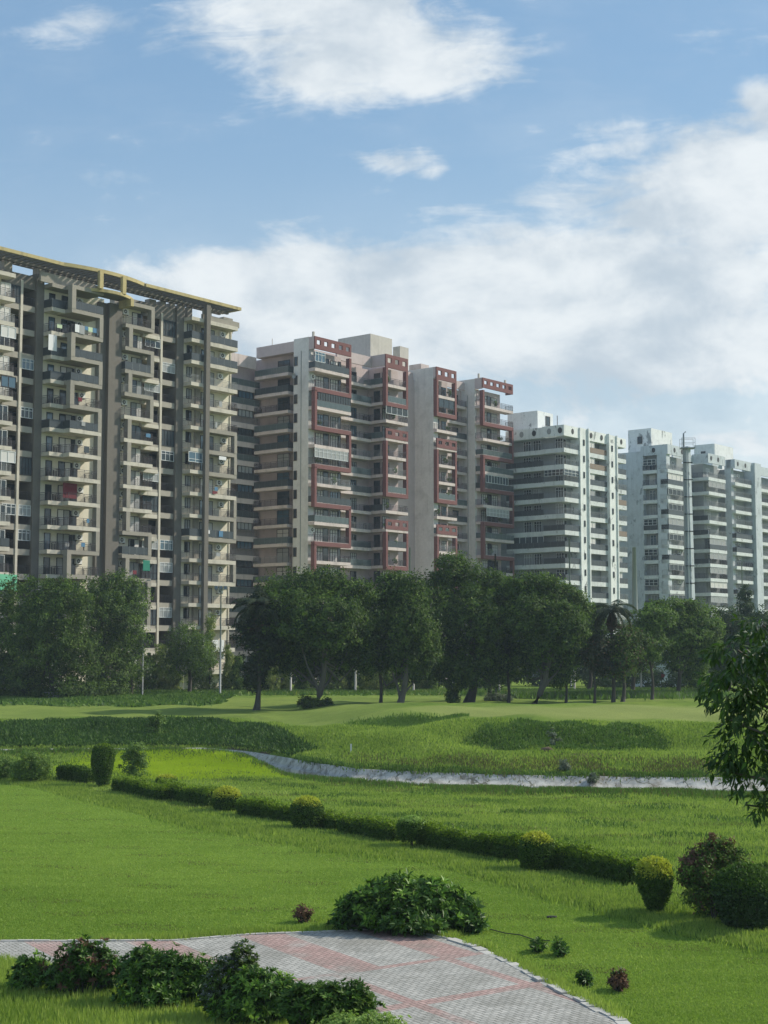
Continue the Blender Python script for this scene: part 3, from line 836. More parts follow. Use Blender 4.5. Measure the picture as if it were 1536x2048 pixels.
def vert(m, side, u0, u1, k0, k1):
    """vertical red post from floor of storey k1 up to the slab over storey k0"""
    z0, z1 = zl[k1]-.05, (zl[k0-1]-.5 if k0 > 1 else zl[0]-.3)
    a_ = u0 if side == 'L' else u1-fwid
    m.ub(a_, a_+fwid, WA-.72, WA+.03, z0, z1, 'red_frame')
def horiz(m, u0, u1, k): m.ub(u0, u1, WA-.70, WA+.03, zl[k]-.72, zl[k]-.05, 'red_frame')
for (s_, k0, k1) in (('R',1,2),('L',3,4),('R',5,6),('L',7,8),('R',9,10),('L',11,12),('R',13,14)): vert(m, s_, uA, uAe, k0, k1)
for k in (2,4,6,8,10,12,14): horiz(m, uA, uAe, k)
for (k0, k1) in ((1,2),(5,7),(10,11)):
    vert(m, 'L', uBq, uBe, k0, k1); vert(m, 'R', uBq, uBe, k0, k1); horiz(m, uBq, uBe, k1)
redband(m, uBq, uBe, zl[4]-.1, zl[4]+1.6, 3, WA+.03); redband(m, uBq, uBe, zl[9]-.1, zl[9]+1.6, 3, WA+.03)
for (k0, k1) in ((1,2),(5,7),(10,12)):
    vert(m, 'L', uCq, uCe, k0, k1); vert(m, 'R', uCq, uCe, k0, k1); horiz(m, uCq, uCe, k1)
redband(m, uCq, uCe, zl[4]-.2, zl[4]+1.5, 3, WA+.03); redband(m, uCq, uCe, zl[9]-.1, zl[9]+1.6, 3, WA+.03)
for (s_, k0, k1) in (('L',1,2),('R',3,4),('L',5,6),('R',7,8),('L',9,10),('R',11,12)): vert(m, s_, uDq, uDe, k0, k1)
for k in (2,4,6,8,10,12): horiz(m, uDq, uDe, k)
m.done('red_frame')
NP = 16
pst = ['bars','grey','bars','glass','bars','panel']
def pwin(u, w, z, wd, h, face='R', bright=.5, mull=2, name='window'):
    g_ = 'curtain' if random.random() < bright else rc(['glass_dark','glass_blue','curtain_grey'])
    return win(Pk, u, w, z, wd, h, g_, 'frame_dark', mull, .72, face, name=name)
for k in range(1, NP+1):
    z = zl[k]
    # block A
    balcony(Pk, uA+.02, uAe-.02, WA-1.75, WA-.02, z, 'pink_slab', .5, rc(pst))
    pwin(uA+2.0, WA-1.7, z+.05, 1.9, 2.15, bright=.75); win(Pk, uA+3.9, WA-1.69, z, 1.3, 2.3, 'glass_dark', 'frame_dark', 0, name='balcony_door'); win(Pk, uA+7.5, WA-1.69, z, .7, 2.3, 'glass_dark', 'frame_dark', 0, name='balcony_door'); (Pk.part('air_conditioner', ac_mesh(), uA+.6, WA-1.7, z+1.5) if random.random() < .5 else None)
    pwin(uA+5.6, WA-1.7, z+.05, 1.9, 2.15, bright=.7)
    # block A side balconies (juts to -u) and slot windows
    balcony(Pk, uA+1.4, uA-.35, wR, w585-.9, z-.15, 'pink_slab', .5, rc(pst), 'L', name='side_balcony')
    pwin(uA+1.4, wR+3.6, z-.1, 2.6, 2.4, 'L', .05, 1, 'side_window')
    win(Pk, uA, w585+.15, z+.7, .7, 1.5, 'glass_dark', 'frame_brown', 0, 0, 'L', name='slot_window')
    # rear wing
    balcony(Pk, 148, uA+.9, wR-1.62, wR-.02, z-1.9, 'pink_slab', .8, rc(['panel','grey','glass']), name='rear_balcony', left=False, right=False)
    if k > 1 : pwin(uof(476, wR-.3, 800), wR-.3, z-.8, 3.4, 1.5, bright=.0, mull=3, name='side_window')
    # notch between A and B
    balcony(Pk, uAe-.2, uBq-.02, WA-5.0, WA-3.15, z-.1, 'pink_slab', .5, rc(pst), right=False, left=False, name='notch_balcony')
    pwin(uBq-3.4, WA-4.9, z, 1.5, 2.1, bright=.1)
    balcony(Pk, uBq+1.3, uBq, WA-4.9, WA-.75, z, 'pink_slab', .5, rc(pst), 'L', left=False, right=False, name='notch_balcony')
    win(Pk, uBq+1.3, WA-3.6, z, 1.3, 2.2, 'glass_dark', 'frame_dark', 1, 0, 'L', name='side_window')
    # block B
    balcony(Pk, uBq+.02, uBe-.02, WA-1.85, WA-.02, z, 'pink_slab', .5, rc(pst), left=False)
    pwin(uBq+1.2, WA-1.8, z+.05, 1.8, 2.15, bright=.35); 
    # block C
    balcony(Pk, uCq+.02, uCe-.02, WA-1.75, WA-.02, z, 'pink_slab', .5, rc(pst))
    win(Pk, uCq+1.9, WA-1.7, z, 1.0, 2.2, 'glass_dark', 'frame_dark', 0, name='balcony_door'); pwin(uCq+3.6, WA-1.7, z+.4, 1.4, 1.6, bright=.5)
    # notch C-D
    balcony(Pk, uCe+.5, uDq-.01, WA-5.0, WA-3.6, z-.1, 'pink_slab', .5, rc(pst), left=False, right=False, name='notch_balcony')
    pwin(uDq-2.8, WA-4.9, z+.5, 1.7, 1.6, bright=.3)
    # block D
    balcony(Pk, uDq+.02, uDe-.02, WA-1.75, WA-.02, z, 'pink_slab', .5, rc(pst))
    win(Pk, uDq+3.7, WA-1.69, z, 1.1, 2.3, 'glass_dark', 'frame_dark', 0, name='balcony_door'); pwin(uDq+1.7, WA-1.7, z+.05, 1.9, 2.15, bright=.8); pwin(uDq+5.0, WA-1.7, z+.05, 1.9, 2.15, bright=.8)
# glazed-in balconies
win(Pk, uA+.05, WA-.1, zl[7]+1.05, uAe-uA-.8, 1.45, 'curtain', 'frame_white', 7, .65, name='glazed_screen') if False else None
win(Pk, uA+.05, WA-.1, zl[6]+1.05, uAe-uA-.8, 1.45, 'curtain_grey', 'frame_white', 7, .65, name='glazed_screen')
win(Pk, uA+.05, WA-.1, zl[1]+1.05, 2.4, 1.6, 'glass_blue', 'frame_white', 2, .72, name='glazed_screen')
win(Pk, uA+.8, WA-.1, zl[3]+1.05, uAe-uA-.9, 1.45, 'net_dark', 'frame_dark', 12, 0, name='glazed_screen')
win(Pk, uBq+.05, WA-.1, zl[3]+1.05, uBe-uBq-.1, 1.45, 'net_dark', 'frame_white', 3, 0, name='glazed_screen')
win(Pk, uDq+.8, WA-.1, zl[6]+1.05, uDe-uDq-2.6, 1.45, 'net_dark', 'frame_white', 7, 0, name='glazed_screen')
win(Pk, uDq+1.0, WA-.1, zl[8]+1.05, uDe-uDq-2.6, 1.45, 'curtain_grey', 'frame_white', 6, .5, name='glazed_screen')
win(Pk, uCq+.7, WA-.1, zl[2]+.9, uCe-uCq-1.4, 1.6, 'glass_dark', 'frame_dark', 2, 0, name='glazed_screen')
# rooftop stair towers
m = Pk.mb()
wH = WA-9
ua_ = uof(741, wH, 668)
m.ub(ua_, uof(784, wH, 690), wof(676, ua_, 690), wH, ZR-2.5, zof(741, 667, ua_, wH), 'pale_concrete')
wH2 = WA-10.5; ub_ = uof(800, wH2, 695)
m.ub(ub_, uof(817, wH2, 695), wof(786, ub_, 695), wH2, ZR-2.5, zof(800, 692, ub_, wH2), 'pale_concrete')
wH3 = WA-10; ub_ = uof(842, wH3, 730)
m.ub(ub_, uof(858, wH3, 730), wof(818, ub_, 730), wH3, ZR-2.5, zof(842, 727, ub_, wH3), 'pink_slab')
m.done('stair_tower')
m = Pk.mb()
for px_, u_, w_ in ((620, uA+.6, WA-1.2), (1022, uDe-.8, WA-1.5), (952, uDq+.5, WA-1.5), (537, uA+.5, wR+3)):
    m.ub(u_, u_+.3 if px_ != 537 else u_+.08, w_, w_+(.3 if px_ != 537 else .08), ZR-1, ZR+.95, 'pale_concrete')
m.done('vent_pipe')
# satellite dish on the first grey fin
def dish_mesh():
    m = MB(); n = 12; i = m.mi('pole_grey'); b = len(m.v)
    for r_, yy in ((.0,-.35),(.25,-.40),(.45,-.52)):
        for k in range(n): m.v.append((r_*math.cos(2*math.pi*k/n), yy, r_*math.sin(2*math.pi*k/n)))
    for q_ in range(2):
        for k in range(n):
            j = (k+1)%n; m.f.append((b+q_*n+k, b+q_*n+j, b+(q_+1)*n+j, b+(q_+1)*n+k)); m.m.append(i)
    m.box(-.03,.03,-.36,0,-.03,.03,'pole_grey'); return m
Pk.part('satellite_dish', dish_mesh().mesh('satellite_dish'), uA, wof(592, uA, 755), zof(590, 752, uA, w585+1), 'L')
# ground level planting shade: low annexe wall
# ---------------------------------------------------------------- white tower
U3, W3 = 227.3, -140.2
ZW = zof(1133, 849, U3, W3)
T3 = Blk('apartment_tower', U3, W3)
tag(T3.e, 'white stained apartment tower with continuous corner balconies and slot window fins', 'apartment building')
z3 = [zof(1134, 895, U3, W3)-FH*k for k in range(0, 16)]
uR = lambda px, py=900: uof(px, W3, py)
u57, u73, u75, u13, u15, u32, u34, u52 = [uR(x) for x in (1158,1174,1175,1214,1215.5,1232,1233,1252)]
wLs = wof(1086, U3, 1000); wLe = wof(1010, U3, 1000)
m = T3.mb()
m.ub(U3+2.0, u52-1.8, wLe-8, W3-1.9, BZ, ZW-1.9, 'white_recess_shade')
m.done('wall')
m = T3.mb()
m.ub(u57, u73, W3-2, W3+.25, BZ, ZW+.02, 'white_stained'); m.ub(u15, u32, W3-2, W3+.15, BZ, ZW-.1, 'white_stained')
m.ub(u73-.35, u73, W3+.25, W3+.6, BZ, ZW+.1, 'white_stained'); m.ub(u15-.3, u15, W3-.2, W3+.5, BZ, ZW, 'white_stained'); m.ub(u32-.3, u32, W3+.15, W3+.4, BZ, ZW, 'white_stained')
m.done('fin')
m = T3.mb()
m.ub(U3, u57-.003, W3-.3, W3, ZW-2.0, ZW, 'white_stained'); m.ub(U3, U3+.3, wLs, W3-.303, ZW-2.0, ZW, 'white_stained')
m.ub(U3+.35, U3+.65, wLe, wLs, ZW-2.0, ZW-.05, 'white_stained')
m.ub(u73+.003, u15-.303, W3-.3, W3-.05, ZW-2.0, ZW-.05, 'white_stained'); m.ub(u32+.003, u52, W3-.3, W3, ZW-2.0, ZW-.2, 'white_stained')
m.ub(U3+.66, u52-.3, wLe-7, W3-.31, ZW-2.1, ZW-1.8, 'white_worn')
m.done('parapet')
def disc(m, u, w, z, r, face, mat='fan_dark', blk=None):
    n = 14; i = m.mi(mat); b = len(m.v)
    for k in range(n):
        c_, s_ = r*math.cos(2*math.pi*k/n), r*1.25*math.sin(2*math.pi*k/n)
        for off in (.0, .05):
            if face == 'R': q_ = (u+c_-m.b.u0, -(w+off-m.b.w0), z+s_-BZ)
            else: q_ = (u-off-m.b.u0, -(w+c_-m.b.w0), z+s_-BZ)
            m.v.append(q_)
    m.f.append(tuple(b+2*k+1 for k in range(n))); m.m.append(i)
    for k in range(n):
        j = (k+1)%n; m.f.append((b+2*k, b+2*j, b+2*j+1, b+2*k+1)); m.m.append(i)
m = T3.mb()  # dark discs stand in for shade in the holes, pale ones for sky
for px_ in (1145, 1182, 1203, 1242): disc(m, uR(px_, 860), W3+.002, ZW-.95, .42, 'R')
for px_ in (1041, 1066, 1098, 1120): disc(m, U3+(.35 if px_ < 1086 else 0)-.002, wof(px_, U3, 860), ZW-1.0, .45, 'L', 'curtain_grey' if px_ in (1041,1098) else 'fan_dark')
m.done('parapet_hole_disc')
for k in range(0, 13):
    z = z3[k]
    st = rc(['panel','grey','grey','panel'])
    balcony(T3, U3, u57-.003, W3-2.0, W3, z, 'white_slab', .82, st, left=False, right=False)
    balcony(T3, U3+2.0, U3+.003, wLs, W3-.01, z-.002, 'white_slab', .82, st, 'L', left=False, right=False, name='side_balcony')
    balcony(T3, U3+2.0, U3+.38, wLe, wLs-.003, z-.004, 'white_slab', .82, rc(['panel','grey']), 'L', left=False, right=False, name='side_balcony')
    balcony(T3, u73+.003, u15-.31, W3-2.0, W3-.08, z, 'white_slab', .82, rc(['grey','panel','brown']), left=False, right=False)
    balcony(T3, u32+.003, u52, W3-2.0, W3-.02, z, 'white_slab', .82, rc(['grey','panel','brown']), left=False, right=True)
    for px_ in (1048, 1068, 1112):
        win(T3, U3+2.0, wof(px_, U3+2, 1000), z, 1.7, 2.1, rc(['glass_dark','glass_dark','curtain_grey']), 'frame_white', 2, .72, 'L', name='side_window')
    win(T3, U3+2.6, W3-1.9, z, 1.1, 2.1, 'glass_dark', 'frame_white', 0, name='balcony_door')
    r_ = random.random()
    if r_ < .65: win(T3, u73+.3, W3-.35, z+1.0, 2.9, 1.2, rc(['curtain','curtain_grey']), 'frame_white', 2, 0, name='glazed_screen')
    else: win(T3, u73+.5, W3-1.9, z, 1.8, 2.1, 'glass_dark', 'frame_white', 1, name='balcony_door')
    if random.random() < .4: win(T3, u32+.3, W3-.35, z+1.0, 2.0, 1.2, rc(['curtain','curtain_grey']), 'frame_white', 2, 0, name='glazed_screen')
    for (a_, q_) in ((u57+1.05, W3+.25), (u15+1.1, W3+.15)):
        win(T3, a_, q_, z+1.0, .5, 1.15, 'glass_dark', 'frame_dark', 0, name='slot_window')
win(T3, U3+.06, W3-.1, z3[2]+1.0, u57-U3-.1, 1.2, 'glass_dark', 'frame_white', 3, .5, name='glazed_screen')
win(T3, U3+.08, wLs+.3, z3[2]+1.0, W3-wLs-.5, 1.2, 'glass_dark', 'frame_white', 4, .5, 'L', name='glazed_screen')
win(T3, U3+.5, wLe+.3, z3[6]+.1, wLs-wLe-.5, 2.1, 'net_dark', 'frame_white', 5, 0, 'L', name='glazed_screen')
m = T3.mb()
wH = W3-7.5; ua_ = uof(1075, wH, 822)
zt3 = zof(1075, 821, ua_, wH)
m.ub(ua_, uof(1106, wH, 830), wof(1015, ua_, 830), wH, ZW-2, zt3, 'white_stained')
m.ub(uof(1106, wH, 830)+2.2, uof(1106, wH, 830)+2.3, wH-.5, wH-.4, ZW-2, zt3, 'pole_dark'); m.ub(uof(1106, wH, 830), uof(1106, wH, 830)+3.6, wH-1.6, wH-1.55, zt3-2.0, zt3-1.9, 'rail_grey')
m.done('stair_tower')
win(T3, uof(1091, wH, 840), wH, zt3-2.6, 1.5, 1.9, 'glass_dark', 'frame_brown', 0, name='window')

# ---------------------------------------------------------------- long grey-white block
U4, W4 = 260.5, -137.2
u4c = uof(1335, W4, 900)
Z4 = zof(1335, 888, u4c, W4)
T4 = Blk('apartment_block', u4c, W4)
tag(T4.e, 'long weathered grey white apartment block with stepped balcony bays and dark discs for parapet holes', 'apartment building')
uL4 = u4c                        # plane of the side face
w1255, w1287, w1315, w1333 = [wof(x, uL4, 1000) for x in (1250, 1287, 1315, 1334)]
ue1 = uof(1378, W4, 900)
uq = uof(1416, W4, 900); uqe = uof(1450, W4, 900)
ur = uof(1469, W4, 900); ure = uof(1502, W4, 900)
us = uof(1502, W4, 900); use_ = uof(1513, W4, 900)
m = T4.mb()
zb = Z4-2.0
m.ub(uL4+1.2, ue1, w1255-6, W4-1.7, BZ, zb, 'white_recess_shade'); m.ub(ue1, uq+1, w1255, W4-5.2, BZ, zb, 'white_recess_shade')
m.ub(uq+1, uqe-.4, w1255, W4-1.7, BZ, zb, 'white_recess_shade'); m.ub(uqe-.4, ur+1, w1255, W4-4, BZ, zb, 'white_recess_shade'); m.ub(ur+1, ure-.3, w1255, W4-1.7, BZ, zb, 'white_recess_shade')
m.ub(ure-.3, ure+30, w1255, W4-3, BZ, zb, 'white_recess_shade')
m.done('wall')
m = T4.mb()
m.ub(uL4, uL4+1.5, w1255-8, w1287, BZ, Z4-1.0, 'white_worn')
m.ub(uL4, uL4+1.5, w1315, w1333, BZ, Z4, 'white_worn')
m.ub(ur, ur+1.2, wof(1450, ur, 1000), wof(1463, ur, 1000), BZ, Z4, 'white_worn')
m.ub(us+.4, use_+.8, W4-2.5, W4+.6, BZ, Z4, 'white_worn')
m.done('fin')
m = T4.mb()
m.ub(uL4+.01, uL4+1.3, w1287-.5, w1315, zb, Z4, 'white_worn')
m.ub(uL4, ue1-.2, W4-.3, W4, zb, Z4, 'white_worn'); m.ub(uL4, uL4+.3, w1333, W4-.3, zb, Z4, 'white_worn')
m.ub(uq, uqe, W4-.3, W4, zb, Z4, 'white_worn'); m.ub(uq, uq+.3, W4-3.7, W4-.3, zb, Z4, 'white_worn'); m.ub(ue1-.2, uq, W4-3.9, W4-3.6, zb, Z4-.2, 'white_worn')
m.ub(ur, ure, W4-.3, W4, zb, Z4, 'white_worn'); m.ub(ur, ur+.3, W4-2, W4-.3, zb, Z4, 'white_worn'); m.ub(uqe, ur, W4-3.2, W4-3, zb, Z4-.2, 'white_worn')
m.ub(ure, ure+30, W4-1.8, W4-1.5, zb, Z4, 'white_worn')
m.done('parapet')
m = T4.mb()  # dark discs painted on in place of the shaded parapet holes
for px_ in (1349, 1364, 1422, 1436, 1475, 1490): disc(m, uof(px_, W4, 905), W4+.002, Z4-.95, .4, 'R')
disc(m, uL4-.002, wof(1307, uL4, 900), Z4-1, .4, 'L')
m.done('parapet_hole_disc')
for k in range(1, 14):
    z = Z4-2.0-FH*k
    gr = ['grey','grey','panel','bars']
    balcony(T4, uL4, ue1, W4-1.7, W4, z, 'white_slab', .7, rc(gr))
    balcony(T4, uL4+1.2, uL4-.2, w1287+.02, w1315-.02, z, 'white_slab', .7, rc(gr), 'L', left=False, right=False, name='side_balcony')
    balcony(T4, ue1-.4, uq, W4-5.3, W4-3.6, z, 'white_slab', .7, rc(gr), left=False, right=False, name='notch_balcony')
    balcony(T4, uq+1.0, uq, W4-3.9, W4-.3, z, 'white_slab', .7, rc(gr), 'L', left=False, right=False, name='notch_balcony')
    balcony(T4, uq+.02, uqe, W4-1.7, W4, z, 'white_slab', .7, rc(gr), left=False)
    balcony(T4, ur+.02, ure-.1, W4-1.7, W4, z, 'white_slab', .7, rc(gr))
    balcony(T4, ure+1, ure+24, W4-3.1, W4-1.2, z, 'white_slab', .7, rc(gr), left=False, right=False)
    def ww(u, w, wd, face='R', full=True):
        r_ = random.random(); g_ = rc(['glass_dark','glass_blue','curtain_grey','curtain'])
        win(T4, u, w, z, wd, 2.15, g_, 'frame_white', 2 if wd > 1.5 else 1, .72, face, name='window' if face == 'R' else 'side_window')
    ww(uL4+2.0, W4-1.7, 1.8); ww(uL4+4.8, W4-1.7, 1.2)
    ww(uL4+1.2, w1287+.8, 1.4, 'L')
    ww(uq-2.4, W4-5.2, 1.8); ww(uq+2.2, W4-1.7, 1.7); ww(ur+2.0, W4-1.7, 1.8); ww(ure+2.6, W4-3, 2.0)
    if random.random() < .45: win(T4, uL4+.1, W4-.12, z+1.0, ue1-uL4-.3, 1.2, rc(['curtain','curtain_grey','net_dark']), 'frame_white', 4, 0, name='glazed_screen')
    if random.random() < .25: win(T4, uq+.1, W4-.12, z+1.0, uqe-uq-.3, 1.2, rc(['curtain','curtain_grey']), 'frame_white', 3, 0, name='glazed_screen')
    if random.random() < .3: win(T4, uL4-.1, w1287+.1, z+1.0, w1315-w1287-.2, 1.2, rc(['glass_dark','net_dark']), 'frame_white', 2, .5, 'L', name='glazed_screen')
m = T4.mb()
for (pc, py_, pl, pr, dw) in ((1302, 856, 1256, 1344, 6.5), (1429, 887, 1388, 1466, 6.5)):
    wH = W4-dw; ua_ = uof(pc, wH, py_)
    m.ub(ua_, uof(pr, wH, py_), wof(pl, ua_, py_+4), wH, Z4-2, zof(pc, py_, ua_, wH), 'white_stained')
m.done('stair_tower')
for (pc, py_, dw) in ((1275, 877, 6.5), (1402, 906, 6.5)):
    wH = W4-dw; ua_ = uof({1275:1302,1402:1429}[pc], wH, py_)
    win(T4, ua_, wof(pc, ua_, py_), zof(pc, py_, ua_, wH)-.9, 1.1, 1.5, 'glass_dark', 'frame_brown', 0, 0, 'L', name='slot_window')

# potted plants and washing on the balconies (alike but for their place: they share a label)
def on_blk(name, me, u, w, z, label, cat, group):
    x, y = uw(u, w); o = link(name, me, None, (x, y, z), TH+random.uniform(-.4,.4)*(cat != 'washing')); tag(o, label, cat, group); return o
def cloth_mesh(wd, h_, mt): return cached(('cl', wd, h_, mt), lambda: MB().box(0, wd, -.035, 0, -h_, 0, mt), 'washing')
WB_ = [(uP0b+.4, WF, 'bay right of the leftmost full fin'), (uB1+1.2, WB2, 'wide bay left of the broad fin'), (uP1b+1.6, WF, 'bay right of the broad fin'), (uP2b+.8, WF, 'end bay behind the thin column'), (uTC+1.2, WF, 'rightmost end bay')]
CN = {'cloth_white':'white cloth','curtain_grey':'grey cloth','cloth_pale':'pale green cloth','cloth_red':'red cloth','panel_dark':'dark cloth','cloth_blue':'blue cloth'}
FL = ['top','second','third','fourth','fifth','sixth','seventh','eighth','ninth','tenth','eleventh','twelfth']
seen_ = set()
for k in range(300):
    if len(seen_) >= 16: break
    st_ = random.randint(1, 12); bi = random.randrange(5)
    if (st_, bi) in seen_ or (st_, bi) == (2, 1): continue
    seen_.add((st_, bi)); c = WB_[bi]; mt = rc(list(CN))
    on_blk('washing', cloth_mesh(rc([.4,.6,.8]), rc([.5,.8]), mt), c[0]+random.uniform(0,2.4), c[1]+.05, levels[st_]+1.0, '%s over the %s floor rail, %s' % (CN[mt], FL[st_-1], c[2]), 'washing', 'washing on the beige balcony rails')

# pipes down the windowless fins, air conditioners on the white blocks
for (u_, w_, z1) in ((uCq-.08, w822+.3, ZR-6), (uA-.08, w585+1.6, ZR-2), (uDq-.08, w932+.5, ZR-3)):
    m = Pk.mb(); m.ub(u_, u_+.07, w_, w_+.1, BZ, z1, 'pole_grey'); m.done('drain_pipe')
for k in range(1, 12):
    if random.random() < .5: T4.part('air_conditioner', ac_mesh(), uL4+6.4, W4-1.7, Z4-2-FH*k+1.5)
    if random.random() < .4: T4.part('air_conditioner', ac_mesh(), uq+4.3, W4-1.7, Z4-2-FH*k+1.5)
    if random.random() < .4: T4.part('air_conditioner', ac_mesh(), ur+4.0, W4-1.7, Z4-2-FH*k+1.5)
    if random.random() < .4: T3.part('air_conditioner', ac_mesh(), u32+1.4, W3-1.9, z3[k]+1.4)
# ================================================================ vegetation
def leaf_mat(name, col, col2, trans=0.28, rough=0.55, spec=0.13):
    m, nt, p, o = new_mat(name)
    at = S(nt, node(nt, 'ShaderNodeAttribute', attribute_name='tone').outputs['Fac'])
    ri = S(nt, node(nt, 'ShaderNodeNewGeometry').outputs['Random Per Island'])
    f = (at*0.75 + ri*0.35).clamp()
    c = mixc(nt, f, col, col2)
    nt.links.new(c, p.inputs['Base Color']); p.inputs['Roughness'].default_value = rough; p.inputs['Specular IOR Level'].default_value = spec
    tr = node(nt, 'ShaderNodeBsdfTranslucent'); nt.links.new(mixc(nt, 1.0, c, (1.0,1.15,0.6), 'MULTIPLY'), tr.inputs[0])
    mx = node(nt, 'ShaderNodeMixShader'); mx.inputs[0].default_value = trans
    nt.links.new(p.outputs[0], mx.inputs[1]); nt.links.new(tr.outputs[0], mx.inputs[2]); nt.links.new(mx.outputs[0], o.inputs[0])
    return m
leaf_mat('leaf_dark', (0.013,0.034,0.011), (0.150,0.230,0.045), 0.36)
leaf_mat('leaf_mid', (0.022,0.052,0.015), (0.20,0.30,0.060), 0.36)
leaf_mat('leaf_light', (0.070,0.130,0.030), (0.20,0.30,0.070))
leaf_mat('leaf_creeper', (0.10,0.14,0.036), (0.34,0.38,0.11))
leaf_mat('leaf_far', (0.035,0.062,0.032), (0.085,0.125,0.055))
leaf_mat('leaf_palm', (0.022,0.038,0.020), (0.060,0.075,0.035))
leaf_mat('leaf_dry', (0.07,0.05,0.03), (0.14,0.10,0.05))
leaf_mat('leaf_hedge', (0.030,0.068,0.014), (0.120,0.205,0.030))
leaf_mat('leaf_hedge_top', (0.15,0.24,0.02), (0.27,0.36,0.045), 0.4)  # yellow-green new growth, with sunlight on the tops mixed into its colour
leaf_mat('leaf_gold', (0.36,0.40,0.035), (0.62,0.60,0.10), 0.4)
leaf_mat('leaf_shrub', (0.026,0.070,0.012), (0.105,0.210,0.026), 0.3, 0.42, 0.25)
leaf_mat('leaf_shrub_new', (0.13,0.26,0.03), (0.25,0.40,0.06), 0.35, 0.42, 0.25)
leaf_mat('leaf_glossy', (0.018,0.042,0.014), (0.070,0.125,0.030), 0.25, 0.42, 0.25)
leaf_mat('leaf_red', (0.09,0.05,0.03), (0.22,0.12,0.08))
leaf_mat('leaf_grey', (0.09,0.125,0.075), (0.24,0.27,0.20))
leaf_mat('leaf_lime', (0.22,0.34,0.08), (0.40,0.52,0.16), 0.35)
leaf_mat('weed', (0.065,0.130,0.028), (0.180,0.280,0.060))
leaf_mat('weed_dark', (0.030,0.066,0.020), (0.090,0.165,0.038), 0.2)
leaf_mat('weed_dry', (0.11,0.10,0.045), (0.19,0.17,0.075))
leaf_mat('blade_lawn', (0.170,0.262,0.042), (0.385,0.475,0.110), 0.35, 0.6, 0.1)
leaf_mat('blade_meadow', (0.155,0.245,0.040), (0.450,0.530,0.125), 0.35, 0.6, 0.1)
leaf_mat('blade_yellow', (0.32,0.44,0.025), (0.52,0.60,0.05), 0.4, 0.6, 0.15)
leaf_mat('petal', (0.30,0.24,0.40), (0.45,0.42,0.55), 0.3)
paint('bark', (0.075,0.068,0.058), amount=0.5, scale=2.0, dirt=(0.03,0.03,0.028))
paint('bark_pale', (0.115,0.108,0.095), amount=0.5, scale=2.0, dirt=(0.05,0.05,0.045))
flat('core_dark', (0.010,0.022,0.008), 1.0, 0.0)  # near-black fill of the light-blocking cores inside clipped plants

def nrm(v): return v/np.maximum(np.linalg.norm(v, axis=-1, keepdims=True), 1e-9)
def leaves_mesh(name, pos, dirv, nor, ln, wd, mats, tone=None, mi=None, fold=False):
    """one elongated leaf per row: long axis dirv, surface normal nor"""
    n = len(pos); dirv = nrm(dirv); side = nrm(np.cross(dirv, nor)); up = np.cross(side, dirv)
    ln = np.broadcast_to(np.asarray(ln, float), (n,))[:,None]; wd = np.broadcast_to(np.asarray(wd, float), (n,))[:,None]
    if not fold:
        v = np.stack([pos, pos+dirv*ln*.45+side*wd*.5, pos+dirv*ln, pos+dirv*ln*.45-side*wd*.5], 1).reshape(-1,3)
        f = np.arange(n*4).reshape(n,4); per = 4; mis = mi
    else:
        a = pos; b = pos+dirv*ln*.55-up*ln*.03; c = pos+dirv*ln-up*ln*.16
        l = pos+dirv*ln*.5+side*wd*.5+up*wd*.16; r_ = pos+dirv*ln*.5-side*wd*.5+up*wd*.16
        v = np.stack([a,b,c,l,r_], 1).reshape(-1,3); base = np.arange(n)[:,None]*5
        f = np.concatenate([base+np.array([[0,1,2,3]]), base+np.array([[0,4,2,1]])], 1).reshape(-1,4); per = 5
        mis = None if mi is None else np.repeat(mi, 2)
    me = np_mesh(name, v, f, mats, mis)
    if tone is None: tone = rng.random(n)
    attr(me, 'tone', np.repeat(tone, per))
    return me
def sph(n):
    v = rng.normal(size=(n,3)); return nrm(v)
def crown_data(blobs, n, leaf, clump=0.80, inner=0.18, shell=0.32, droop=0.0, flatten=1.0, up=0.5, per=44):
    """foliage: clumps over the surface of ellipsoid boughs, leaves within each clump"""
    blobs = np.array(blobs, float)
    area = (blobs[:,3]*blobs[:,4]+blobs[:,4]*blobs[:,5]+blobs[:,3]*blobs[:,5]); pr = area/area.sum()
    nc = max(8, n//per); bi = rng.choice(len(blobs), nc, p=pr); bb = blobs[bi]
    d = sph(nc); rr = np.where(rng.random(nc) < inner, rng.uniform(.2,.8,nc), rng.normal(1-shell*.5, shell*.5, nc)); rr = np.where(rng.random(nc) < .09, rng.uniform(1.0,1.28,nc), rr)
    cc = bb[:,:3] + d*bb[:,3:6]*rr[:,None]
    cr = clump*rng.uniform(.55,1.25,nc)
    ci = rng.integers(0, nc, n)
    off = sph(n)*(rng.random(n)**0.45)[:,None]; off[:,2] *= .8*flatten
    pos = cc[ci] + off*cr[ci][:,None]; pos[:,2] -= droop*rng.random(n)*cr[ci]
    outw = nrm(off*0.7 + d[ci]*0.6 + np.array([0,0,up]))
    nor = nrm(outw + sph(n)*0.75)
    dv = np.cross(nor, sph(n)); dv[:,2] -= droop*1.2
    tone = np.clip(rng.normal(.34,.26,nc)[ci] + rng.normal(0,.14,n) + (rng.random(n) < .08)*.5, 0, 1)
    return pos, dv, nor, tone
def crown_mesh(name, blobs, n, leaf, mats, asp=.55, **kw):
    pos, dv, nor, tone = crown_data(blobs, n, leaf, **kw)
    mi = None
    if len(mats) > 1: mi = (rng.random(n) < .12).astype(int)
    return leaves_mesh(name, pos, dv, nor, leaf*rng.uniform(.6,1.3,n), leaf*asp*rng.uniform(.7,1.2,n), mats, tone, mi)
